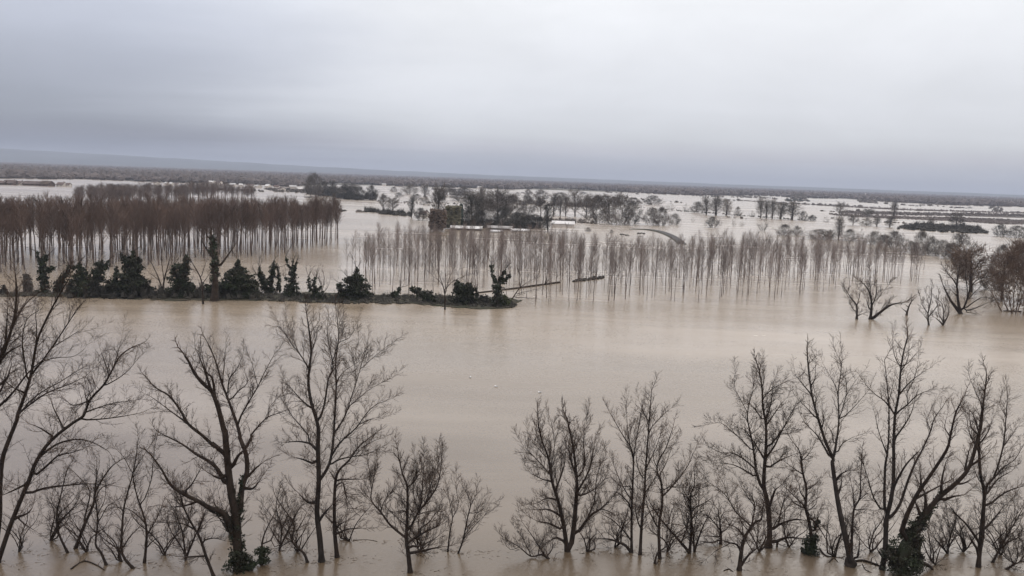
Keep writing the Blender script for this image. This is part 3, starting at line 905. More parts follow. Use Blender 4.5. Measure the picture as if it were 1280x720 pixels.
# flood litter: twigs and scum caught on the trunks and drifting off downstream
rng = random.Random(51)
mb = MB()
for spec in FG:
    b0 = q(spec[-1][0]) if isinstance(spec[-1][0], str) else spec[-1][0]
    p0 = at(*b0[0])
    for _ in range(26):
        t = rng.random() ** 1.6
        c = p0 + Vector((.25 + t * 3.2 * rng.choice((1, 1, -.3)), rng.gauss(0, .12 + .35 * t), .012))
        a = rng.gauss(0, .7)
        mb.sliver(c, Vector((math.cos(a), math.sin(a), rng.uniform(-.02, .06))) * rng.uniform(.08, .5), rng.uniform(.006, .018))
tag(mb.obj('flood_litter', M['scum']), 'scattered twigs and scum drifting past the trunks', 'flood litter', kind='stuff')


def gull(label, px, py, heading):
    p = at(px, py)
    root = empty('gull', p)
    root.rotation_euler = (0, 0, heading)
    root.scale = (.8, .8, .8)
    b = MB()
    prof = [(-.30, .012, .12), (-.22, .035, .10), (-.10, .075, .075), (.03, .088, .07), (.12, .07, .085), (.17, .045, .13), (.20, .04, .18), (.24, .038, .20), (.275, .022, .195), (.29, .006, .19)]
    b.tube([Vector((x, 0, z)) for x, r, z in prof], [r for x, r, z in prof], 10)
    body = b.obj('body', M['gull_white'], root, smooth=True)
    for s_ in (-1, 1):
        wv = MB()
        wv.tube([Vector((x, s_ * y, z)) for x, y, z in ((.12, .05, .10), (.02, .082, .115), (-.12, .07, .125), (-.26, .03, .135), (-.36, .012, .14))], [.018, .035, .032, .018, .004], 6)
        wv.obj('wing', M['gull_grey'], root, smooth=True)
    k = MB()
    k.tube([Vector((.283, 0, .192)), Vector((.32, 0, .188)), Vector((.338, 0, .178))], [.012, .008, .002], 5)
    k.obj('bill', M['bill'], root)
    return tag(root, label, 'bird', 'white birds floating on the river')


gull('white bird floating on the open brown river, nearest of the three', 674.5, 491, 2.9)
gull('white bird floating on the open brown river, middle one of the three', 620, 483.5, 2.6)
gull('pale bird floating on the open brown river, farthest of the three', 588, 472, 1.4)

# ------------------------------------------------------------------ poplar plantations
def poplar_meshes(seed, h, kind):
    rng = random.Random(seed)
    tr, cr = MB(), MB()
    bend = Vector((rng.uniform(-.25, .25), rng.uniform(-.25, .25), 0))
    N_ = 8
    pts = [Vector((0, 0, -.6))] + [bend * ((k / N_) ** 2 * 2) + Vector((rng.uniform(-.05, .05), rng.uniform(-.05, .05), h * .97 * k / N_)) for k in range(N_ + 1)]
    r0 = .112 if kind == 'red' else .074
    tr.tube(pts, [r0 * 1.2] + [r0 * (1 - .86 * k / N_) for k in range(N_ + 1)], 6)
    lo = .40 if kind == 'red' else .42
    nb = 64 if kind == 'red' else 56
    tw = .0175 if kind == 'red' else .0115
    for i in range(nb):
        t = lo + (1 - lo) * ((i + rng.random()) / nb) ** .9
        k = min(int(t * N_), N_ - 1)
        p = pts[k + 1].lerp(pts[k + 2] if k + 2 < len(pts) else pts[-1], t * N_ - k)
        q_ = rng.uniform(0, 6.283)
        u = rng.uniform(.9, 1.9)
        d = Vector((math.cos(q_), math.sin(q_), u)).normalized()
        L = h * (.25 if kind == 'red' else .19) * (1.15 - .75 * abs((t - lo) / (1 - lo) - .25)) * rng.uniform(.6, 1.15)
        m1 = p + d * (L * .5)
        d2 = (d + UP * .5).normalized()
        cr.tube([p, m1, m1 + d2 * (L * .5)], [tw * 1.3, tw, tw * .4], 3, cap=False)
        for _ in range(8 if kind == 'red' else 6):
            f = rng.uniform(.15, .95)
            pp = p.lerp(m1, f * 2) if f < .5 else m1.lerp(m1 + d2 * L * .5, f * 2 - 1)
            cr.sliver(pp, (d2 + rvec(rng) * .38 + UP * .2).normalized() * (L * rng.uniform(.25, .5)), tw * .8)
    return tr, cr


POP = {}
for kind in ('red', 'grey'):
    POP[kind] = []
    for v in range(6):
        tr, cr = poplar_meshes(40 + v, 10.0, kind)
        POP[kind].append((tr, cr, tr.mesh('trunk', M['poplar_bark'], True), cr.mesh('crown', M['poplar_' + kind])))

PLOT = {
    'grey': ([(424, 350), (450, 366), (560, 372), (640, 374), (700, 384), (800, 377), (930, 379), (1010, 371), (1060, 362), (1150, 354), (1156, 336), (1050, 331), (900, 327), (862, 334), (740, 337), (706, 321), (560, 316), (490, 320), (440, 330)],
             4.4, 4.2, R(-17), (8.4, 11.3), 'thin bare poplar standing in the open flooded plantation beyond the river', 'young poplars in the open plantation'),
    'red': ([(-60, 345), (0, 341), (60, 340), (140, 337), (250, 328), (330, 320), (426, 306), (424, 296), (300, 301), (200, 304), (100, 307), (-60, 307)],
            4.3, 3.9, R(-24), (12.4, 15.4), 'reddish bare poplar in the dense flooded plantation behind the ivy stumps', 'reddish poplars in the dense plantation'),
}
rng = random.Random(77)
spots = []
for kind, (poly, dx, dy, rot, hr, lb, gp) in PLOT.items():
    c, s_ = math.cos(rot), math.sin(rot)
    for i in range(-90, 91):
        for j in range(-30, 95):
            x, y = i * dx, 150 + j * dy
            X_, Y_ = x * c - (y - 150) * s_, 150 + x * s_ + (y - 150) * c
            if Y_ < 100:
                continue
            p = Vector((X_ + rng.uniform(-1.1, 1.1) * (1.7 if kind == 'grey' else 1), Y_ + rng.uniform(-1.1, 1.1) * (1.7 if kind == 'grey' else 1), 0))
            u, v = proj(p)
            if inpoly(u, v, poly) and rng.random() < (.93 if kind == 'red' else .86) and u < 1300:
                h = rng.uniform(*hr)
                spots.append((h / (p - CAMP).length, kind, p, h, lb, gp))
spots.sort(key=lambda a: -a[0])
print('poplars', len(spots), sum(1 for a in spots if a[1] == 'red'))
rest = {'grey': [MB(), MB()], 'red': [MB(), MB()]}


def join(dst, src, p, s, rot, sxy=1.0):
    k = len(dst.v)
    c, n = math.cos(rot) * s * sxy, math.sin(rot) * s * sxy
    dst.v += [Vector((p.x + v.x * c - v.y * n, p.y + v.x * n + v.y * c, p.z + v.z * s)) for v in src.v]
    dst.f += [tuple(a + k for a in f) for f in src.f]


for i, (_, kind, p, h, lb, gp) in enumerate(spots):
    tr, cr, mt_, mc = POP[kind][rng.randrange(6)]
    a, s_ = rng.uniform(0, 6.28), h / 10
    if i < 300:
        root = empty('plantation_poplar', p)
        root.rotation_euler = (rng.gauss(0, .022), rng.gauss(0, .022), a)
        root.scale = (s_ * rng.uniform(.75, 1.35),) * 2 + (s_,)
        link('trunk', mt_, root)
        link('crown', mc, root)
        tag(root, lb, 'poplar', gp)
    else:
        join(rest[kind][0], tr, p, s_, a)
        join(rest[kind][1], cr, p, s_, a)
# the plot farther off, and the back rows, read as one mass
far = [MB(), MB()]
poly = [(92, 263), (150, 262), (230, 257), (318, 255), (316, 247), (240, 246), (150, 249), (100, 253)]
k = 0
while k < 260:
    x, y = rng.uniform(90, 320), rng.uniform(244, 264)
    if inpoly(x, y, poly):
        k += 1
        tr, cr, _, _ = POP['red'][rng.randrange(6)]
        s_ = rng.uniform(.95, 1.2) * (1.18 if 235 < x < 285 else 1)
        join(far[0], tr, at(x, y), s_, rng.uniform(0, 6.28), 1.4)
        join(far[1], cr, at(x, y), s_, rng.uniform(0, 6.28), 1.5)
for nm, pr, ct, lb in (('poplar_wood', rest['red'], 'red', 'back rows of the dense reddish poplar plantation'),
                       ('poplar_wood', rest['grey'], 'grey', 'back rows of the open thin poplar plantation'),
                       ('far_poplar_wood', far, 'far', 'distant grey-brown block of poplars beyond the reddish plantation')):
    if pr[0].v:
        root = pr[1].obj(nm, M['poplar_' + ct])
        tag(root, lb, 'poplar wood', kind='stuff')
        t_ = pr[0].obj('trunk', M['poplar_bark'], root)
        t_['kind'] = 'stuff'

# ------------------------------------------------------------------ far river bank: ivy-smothered pollards
IVG = 'ivy-smothered stumps along the far bank'
MPX = .158


def ivy_stump(name, label, paths, seed, leaf=.26, twigs=0, m_='ivy', cat='ivy stump', group=IVG):
    """stems traced with their leafy girth; a dark trunk inside a ragged coat"""
    rng = random.Random(seed)
    base = at(paths[0][0][0], paths[0][0][1])
    s = mpp(base)
    iv, tr = MB(), MB()
    for i, path in enumerate(paths):
        if len(path) > 2:                       # crooked, uneven stems
            path = [path[0]] + [(x + rng.uniform(-1.6, 1.6), y, max(r * rng.uniform(.72, 1.3), 1.1)) for x, y, r in path[1:]]
        off = 0 if i == 0 else rng.uniform(-.6, .6)
        pts = [onplane(x, y, base.y + off) for x, y, _ in path]
        rad = [max(r, .4) * s for _, _, r in path]
        P = smooth_line([tuple(p) + (r,) for p, r in zip(pts, rad)], 2)
        pp, rr = [Vector(a[:3]) for a in P], [max(a[3], .04) for a in P]
        tr.tube(pp, [min(r * .45, .5) for r in rr], 7)
        if i == 0:
            tr.tube([pp[0] + Vector((0, 0, -.7)), pp[0]], [min(rr[0] * .5, .6)] * 2, 7)
        ivy_along(iv, pp, rr, leaf, rng, 1.1, core=True)
        if twigs:
            for _ in range(twigs):
                shoot(tr, pp[-1] + rvec(rng) * .1, (UP + rvec(rng) * .5), rng.uniform(1.2, 3.4), .06, 1, rng, .8, .06, .022)
    root = empty(name, base)
    local(tr, base).obj('trunk', M['bark'], root, smooth=True)
    local(iv, base).obj('ivy', M[m_], root)
    return tag(root, label, cat, group)


IV = [
 ('ivy stump at the far bank with two short horns, left-hand end of the row', [[(54, 366, 6.5), (54, 348, 6), (55, 332, 5), (56, 318, 2)], [(51, 332, 3), (47, 321, 1.2), (45, 315, .5)], [(58, 338, 3), (63, 336, 2.5), (68, 335, 1)], [(57, 326, 2), (60, 319, .5)]]),
 ('narrow ivy stump leaning right, beside the horned one', [[(70, 365, 5), (77, 352, 5), (84, 340, 3.2), (87, 332, 1)]]),
 ('leafy ivy bush with a hooked top, third from the left-hand end', [[(102, 371, 10), (100, 352, 10), (100, 338, 6), (100, 329, 1.5)], [(94, 336, 3), (89, 333, 1.2)], [(88, 362, 2.5), (90, 350, 2.5)], [(106, 340, 3), (109, 341, 1)]]),
 ('stepped ivy clump with a notched crown, fourth in the row', [[(121, 367, 7), (121, 350, 7), (124, 336, 6), (126, 326, 2)], [(131, 338, 3), (135, 327, 2)], [(114, 366, 5), (113, 350, 4)]]),
 ('low ivy clump with a thin crooked spike', [[(141, 369, 9), (141, 356, 7), (144, 345, 3.5), (147, 333, 1.2)]]),
 ('broad tall ivy mass with a hook on its top, widest of the row', [[(165, 370, 18), (165, 352, 17), (166, 338, 12), (166, 325, 6), (166, 314, 1)], [(160, 332, 6), (155, 323, 3), (151, 317, 1)], [(182, 372, 9), (183, 355, 8)], [(150, 371, 9), (153, 356, 7)], [(172, 330, 5), (174, 322, 2)]]),
 ('square-shouldered ivy mass with one pointed tip', [[(227, 372, 14), (226, 355, 12), (229, 340, 10), (233, 328, 5), (234, 319, 1)], [(219, 346, 5), (217, 333, 3)], [(238, 370, 7), (237, 352, 5)]]),
 ('broad domed ivy mass with a small spike on top', [[(296, 372, 23), (297, 356, 21), (297, 343, 14), (298, 334, 6), (298, 325, .8)], [(280, 371, 12), (281, 352, 9)], [(313, 371, 12), (312, 354, 9)], [(262, 371, 9), (262, 356, 7)]]),
 ('pair of ivy stems leaning left from one foot', [[(334, 366, 5), (330, 352, 3.5), (326, 342, 2.5), (325, 335, 1)], [(327, 345, 1.8), (321, 344, .8)]]),
 ('tall narrow ivy blade, pointed like a flame', [[(339, 366, 5), (340, 350, 4.5), (342, 338, 3.6), (343, 327, .8)], [(346, 364, 3.5), (347, 350, 2.5), (348, 333, .5)]]),
 ('ivy pollard with a forked bare crown, flaring at its foot', [[(365, 371, 12), (365, 358, 7.5), (366, 346, 5), (366, 334, 3)], [(365, 338, 1.6), (361, 331, 1.2), (356, 321, .6)], [(366, 336, 1.4), (366, 326, .6)], [(367, 336, 1.4), (371, 328, .6)], [(358, 350, 2), (356, 347, .8)]]),
 ('low ivy snag with three short prongs', [[(396, 374, 9), (395, 364, 6), (393, 354, 2.5), (393, 347, .8)], [(388, 364, 2.5), (386, 356, 1.6), (385, 346, .5)], [(397, 362, 1.8), (403, 357, .5)]]),
 ('short blunt post wrapped in ivy', [[(426, 375, 4), (426, 364, 4.5), (426, 354, 4)]]),
 ('leafy ivy tree with two round lobes and a knob on top', [[(445, 375, 13), (445, 364, 11), (447, 352, 9), (446, 342, 4), (447, 334, 2.4)], [(438, 354, 5), (434, 347, 5)], [(456, 360, 6), (459, 355, 4)]]),
 ('small ivy clump with a ragged slanting top', [[(493, 373, 6), (497, 366, 4.5), (502, 359, 1)]]),
 ('long sloping ivy mound with a beaked end', [[(546, 378, 9), (534, 371, 7), (523, 364, 4), (514, 360, 1)]]),
 ('blocky ivy mass with a notched flat top', [[(581, 380, 13), (580, 366, 12), (574, 356, 6), (571, 351, 2)], [(588, 370, 8), (589, 357, 4)], [(597, 372, 3), (595, 361, 1)]]),
]
for i, (lb, paths) in enumerate(IV):
    ivy_stump('ivy_stump', lb, [[(x, y, r * .90) for x, y, r in pp] for pp in paths], 300 + i, leaf=.21, twigs=1 + i % 3)
ivy_stump('ivy_pollard', 'ivy pollard with several raised arms on a mossy mound, right-hand end of the far bank',
          [[(622, 384, 7), (622, 368, 5.5), (622, 356, 5)], [(620, 354, 2.6), (617, 344, 1.8), (615, 330, .8)], [(625, 354, 2), (626, 345, 1.2)], [(626, 354, 2.4), (629, 346, 2), (631, 338, 1.2)], [(628, 354, 2), (634, 348, 1.4), (638, 344, .6)]], 340, twigs=2)


def mound(name, label, px, py, rx, h, seed, m_='moss', cat='mound'):
    rng = random.Random(seed)
    base = at(px, py)
    s = mpp(base)
    mb = MB()
    ivy_along(mb, [base + Vector((-rx * s * .5, 0, h * s * .3)), base + Vector((rx * s * .5, .3, h * s * .3))], [h * s * .75, h * s * .6], .22, rng, 1.6)
    o = local(mb, base).obj(name, M[m_])
    o.location = base
    return tag(o, label, cat)


mound('grass_mound', 'olive green mossy mound under the ivy pollard with raised arms', 629, 382, 18, 10, 21)
mound('low_bush', 'dark low bush left of the ivy pollard with raised arms', 606, 379, 10, 9, 22, 'scrub_dark', 'bush')
mound('low_bush', 'brown low bush by the water left of the horned ivy stump', 35, 364, 9, 17, 23, 'scrub', 'bush')
mound('low_bush', 'dark low clump at the left edge of the far bank', 1, 367, 7, 9, 24, 'scrub_dark', 'bush')

BTG = 'bare trees between the ivy stumps'
BT = [
 ('bare tree with a fan of upright limbs right beside the widest ivy mass', 2.2, ['* 202,370 205,352 209,335 214,318', '* 203,362 198,347 190,330 184,320', '* 205,352 203,335 200,318', '* 208,340 220,328 226,318', '* 199,350 192,345 186,340']),
 ('thin crooked bare tree beside the square-shouldered ivy mass', 1.8, ['* 254,380 252,352 246,338 240,328 235,316', '* 251,348 255,335 258,326', '* 245,338 236,335 230,326', '* 252,356 258,348 262,342']),
 ('bare shrub with thin upright twigs rising through the sloping ivy mound', 1.7, ['* 556,387 556,368 552,352 545,335', '* 557,368 560,352 566,338', '* 556,362 566,352 578,346', '* 553,356 548,350 541,345', '* 556,370 557,352 556,338']),
 ('fan of thin twigs by the ivy pollard, reaching right over the water', 1.2, ['* 640,374 648,362 656,355 664,350', '* 644,368 655,365 668,362', '* 642,372 656,372 672,374', '* 650,360 652,350 650,344']),
 ('faint twiggy bush beside the three-pronged ivy snag', 1.2, ['* 402,372 402,360 398,348', '* 402,364 406,352 404,342', '* 402,368 409,360 412,352']),
]
for i, (lb, r0, limbs) in enumerate(BT):
    survey_tree('bare_tree', lb, limbs, r0 / 2, 400 + i, dens=.8, twig=13, rmin=.028, group=BTG, cat='tree', start=.3, twigs='twig')
big = survey_tree('dead_tree', 'thick broken trunk with a furred top and one long bare branch on the far bank',
                  ['* 268,376 269,350 267,322 264,292', '* 273,335 284,320 294,306', '* 264,318 258,311 252,300', '* 266,305 271,296 272,290', '* 265,300 259,295 258,290'], 4.2, 410, dens=1.1, twig=11, rmin=.025, group=BTG, start=.4,
                  ivy=[[(269, 352, 4.2), (268, 335, 4.4), (267, 315, 4.6), (266, 300, 3.5), (265, 295, 2)]], leaf=.2)

# low strip of bank, just clear of the water
land('river_bank', [(180, 371), (240, 368), (300, 367), (380, 366), (470, 368), (560, 370), (640, 373), (660, 376), (640, 386), (600, 387), (560, 384), (520, 380), (470, 379), (400, 379), (330, 376), (240, 376), (180, 375)], .14, M['bank'], 'low grassy strip of far river bank just above the flood', random.Random(3))
land('river_bank', [(-40, 367), (40, 365), (110, 366), (182, 370), (182, 375), (110, 373), (40, 370), (-40, 371)], .06, M['bank'], 'brown strip of far river bank under the ivy stumps', random.Random(4))
rng = random.Random(5)
mb = MB()
tufts(mb, [(84, 366), (330, 369), (330, 375.5), (84, 373)], 300, 2.3, .8, rng, 16)
tufts(mb, [(330, 369), (470, 370), (560, 372), (648, 377), (640, 386), (520, 381), (400, 379), (330, 376)], 620, 1.0, .6, rng, 12)
tufts(mb, [(-20, 365), (84, 366), (84, 372), (-20, 369)], 60, .7, .5, rng, 10)
tag(mb.obj('bank_scrub', M['scrub_dark']), 'dark tangled brambles and grass along the far bank', 'brambles', kind='stuff')

# tip of a drowned dyke and of its continuation
log('dyke_crest', 'straight dark crest of a drowned dyke running out from the ivy pollard', [(598, 366.5), (640, 361.5), (670, 357.5), (700, 353.5)], 2.0, 1.3, 31, 3)
for nm, lb, poly, n in (('weed_raft', 'dark clump of flood debris among the thin poplars, nearer the dyke crest', [(714, 351.5), (728, 348.4), (733, 348.4), (733, 351), (718, 353)], 26),
                        ('weed_raft', 'dark clump of flood debris among the thin poplars, farther from the dyke crest', [(734, 349.5), (744, 346.6), (754, 346), (755, 348), (744, 350), (735, 351)], 34)):
    tag(tufts(MB(), poly, n, .5, .55, random.Random(n)).obj(nm, M['scrub_dark']), lb, 'debris')

# ------------------------------------------------------------------ winter trees of the middle distance
def bare_meshes(seed, shape):
    """unit tree 10 m tall: 'round', 'tall', 'bush' or 'brush'; fine twigs fill the crown in clumps"""
    rng = random.Random(seed)
    tr, cr = MB(), MB()
    single = shape in ('round', 'tall')
    stems = 1 if single else 8
    heads = []
    if single:
        lean = rvec(rng) * .05
        pts = [Vector((0, 0, -.5))] + [Vector((lean.x * z + rng.uniform(-.1, .1), lean.y * z + rng.uniform(-.1, .1), z)) for z in (1.5, 3, 4.5, 6, 7.5)]
        tr.tube(pts, [.27, .24, .2, .16, .11, .05], 5)
        nb = 26
        for i in range(nb):
            t = (.14 if shape == 'round' else .06) + (.86 if shape == 'round' else .94) * i / nb
            k = min(int(t * 5), 4)
            p = pts[k].lerp(pts[k + 1], t * 5 - k)
            a = i * 2.4 + rng.uniform(-.4, .4)
            up = rng.uniform(.5, 1.3) if shape == 'round' else rng.uniform(1.2, 2.6)
            d = Vector((math.cos(a), math.sin(a), up)).normalized()
            L = (4.4 if shape == 'round' else 3.2) * rng.uniform(.65, 1.1) * (1.15 - .55 * t)
            e = p + d * L
            cr.tube([p, p.lerp(e, .5) + rvec(rng) * .15, e], [.08, .055, .02], 3, cap=False)
            heads += [(p.lerp(e, f), (d + UP * .4).normalized()) for f in (.45, .75, 1.0)]
        n, spread, ln = (16, .55, 1.35) if shape == 'round' else (9, .45, 1.5)
    else:
        for s_ in range(stems):
            a = 6.283 * s_ / stems + rng.random()
            d = Vector((math.cos(a), math.sin(a), rng.uniform(.7, 2.2))).normalized()
            p = Vector((math.cos(a), math.sin(a), 0)) * rng.uniform(.2, 1.8) + Vector((0, 0, -.3))
            e = p + d * rng.uniform(4.5, 7.5)
            tr.tube([p, p.lerp(e, .5) + rvec(rng) * .2, e], [.10, .07, .03], 4)
            d = (d + UP * .2).normalized()
            heads += [(p.lerp(e, f), d) for f in (.3, .55, .8, 1.0)]
        dens = 120 if shape == 'bush' else 26
        for _ in range(dens):                  # fill of the dome
            a, z, r = rng.uniform(0, 6.283), rng.random() ** .8, rng.random() ** .5
            R_ = 3.9 * (1 - z ** 2.2) ** .5 * r
            c = Vector((R_ * math.cos(a), R_ * math.sin(a), z * 7.6 + .3))
            heads.append((c, Vector((c.x * .12, c.y * .12, 1)).normalized()))
        n, spread, ln = (12 if shape == 'bush' else 8), .62, 1.3
    for c, d in heads:
        w_ = rng.uniform(.5, 1.3)
        for _ in range(int(n * w_)):
            dd = (d + rvec(rng) * spread).normalized()
            b = c + rvec(rng) * .38
            if b.z > -.2:
                cr.sliver(b, dd * ln * rng.uniform(.5, 1.2), .045)
    return tr, cr


SHAPES = {}
for shape in ('round', 'tall', 'bush', 'brush'):
    for v in range(4):
        tr, cr = bare_meshes(900 + v, shape)
        SHAPES[shape, v] = (tr, cr)
DIM = {k: (sorted(a.z for a in b[1].v)[int(.97 * len(b[1].v))], sorted(abs(a.x) for a in b[1].v)[int(.95 * len(b[1].v))]) for k, b in SHAPES.items()}
MESHC = {}


def winter(name, label, shape, px, py, hpx, wpx, col, seed, cat, group=None, parts=True):
    """a bare tree or bush with its foot at a picture point and its height and spread in pixels"""
    v = seed % 4
    p = at(px, py)
    s = mpp(p)
    key = (shape, v, col, parts)
    tr, cr = SHAPES[shape, v]
    if key not in MESHC:
        if parts:
            MESHC[key] = (tr.mesh('trunk', M['bark' if shape in ('round', 'tall') else col], True), cr.mesh('crown', M[col]))
        else:
            both = MB()
            join(both, tr, Vector(), 1, 0)
            join(both, cr, Vector(), 1, 0)
            MESHC[key] = (both.mesh(name, M[col]),)
    zs, xs = DIM[shape, v]
    hh, wd = zs, xs * 2
    if parts:
        root = empty(name, p)
        link('trunk', MESHC[key][0], root)
        link('crown', MESHC[key][1], root)
    else:
        root = link(name, MESHC[key][0])
        root.location = p
    root.rotation_euler = (0, 0, seed * 1.37)
    root.scale = (wpx * s / wd, wpx * s / wd, hpx * s / hh)
    return tag(root, label, cat, group)


def hedge(name, label, poly, n, hpx, col, seed, cat='hedge', wfac=.8):
    c = at(*poly[0])
    s = mpp(c)
    return tag(tufts(MB(), poly, int(n * .8), hpx * s, hpx * s * wfac * .8, random.Random(seed), 22 if hpx > 2.2 else 6).obj(name, M[col]), label, cat)


# -- right-hand shallows, near
SHL = 'trees in the right-hand shallows'
for i, (lb, nm, r0, dens, tw, kw, limbs) in enumerate([
 ('bare forked tree in the shallows, left-hand one of the two together', 'bare_tree', 2.4, 1.7, 15, dict(curl=.12), ['Q 165,528 165,440 130,390 85,325', 'Q 165,440 185,370 185,330', 'Q 170,505 205,490', 'Q 130,390 110,380 95,360', 'Q 160,480 140,460']),
 ('bare tree in the shallows with one low arm reaching right over the water', 'bare_tree', 3.2, 1.8, 17, dict(curl=.12), ['Q 255,528 265,440 250,350 210,290', 'Q 265,440 290,380 300,290', 'Q 290,420 320,370 365,315', 'Q 270,525 330,475 400,430 475,418', 'Q 265,440 255,330 255,240', 'Q 330,475 360,440', 'Q 250,470 230,400']),
 ('small Y-shaped snag standing alone in the shallows', 'snag', 2.2, .5, 4, {}, ['Q 497,502 510,450 530,410 552,388', 'Q 510,450 490,430', 'Q 530,410 528,375', 'Q 500,480 465,455']),
 ('wispy bare bush in the shallows, nearest the water', 'bare_bush', 1.8, 1.5, 13, dict(curl=.12, start=.1), ['Q 645,567 640,490 660,400 665,320', 'Q 640,490 600,430 590,380', 'Q 645,510 700,440 710,370', 'Q 645,540 610,500', 'Q 650,450 630,370']),
 ('wispy rounded bush tight beside the nearest one in the shallows', 'bare_bush', 1.6, 1.5, 12, dict(curl=.12, start=.1), ['Q 740,568 745,500 735,430 700,390', 'Q 742,560 775,500 780,440', 'Q 740,540 710,490 705,440', 'Q 745,500 760,430 760,380', 'Q 740,560 690,520']),
 ('wide-spreading bare tree with low fanned limbs in the shallows', 'bare_tree', 3.6, 1.5, 17, dict(start=.12), ['Q 858,492 840,400 830,300 770,220', 'Q 870,472 900,400 920,330 960,270 1020,250', 'Q 880,462 950,410 1010,380 1070,395', 'Q 895,430 905,350 890,250 895,180', 'Q 852,482 790,400 740,300', 'Q 880,470 940,460 1010,430 1060,410', 'Q 920,330 930,250 960,190', 'Q 838,380 800,340', 'Q 900,400 960,340 1000,300', 'Q 830,300 840,220 830,170', 'Q 880,480 950,490 990,510']),
]):
    kw = dict(kw)
    survey_tree(nm, lb, limbs, r0 / 2, 500 + i, dens=dens, twig=tw, rmin=.026, group=SHL, cat='tree' if 'tree' in nm else 'bush' if 'bush' in nm else 'snag', **kw)
for i, (px, py, hp, wp, col, sh, lb) in enumerate([
 (1214, 365, 56, 48, 'twig_brown', 'round', 'rusty brown round-crowned tree behind the wide-spreading one'),
 (1196, 358, 44, 34, 'twig_brown', 'round', 'smaller rusty brown tree left of the rusty round-crowned one'),
 (1268, 391, 82, 56, 'twig_brown', 'bush', 'tall dense brown thicket tree at the right edge, over the floating log'),
 (1252, 374, 58, 40, 'twig_brown', 'round', 'brown bare tree left of the thicket at the right edge'),
 (1284, 378, 74, 44, 'twig_brown', 'round', 'brown bare tree half out of the picture beyond the thicket'),
 (1236, 362, 26, 34, 'scrub', 'bush', 'low brown bush between the rusty tree and the edge thicket'),
]):
    winter('bare_tree' if sh == 'round' else 'thicket', lb, sh, px, py, hp, wp, col, 30 + i, 'tree', SHL)
log('driftwood_log', 'dark log floating under the brown thicket at the right edge', q('Q 1145,476 1200,477 1262,480'), 1.1, .7, 33, 2)

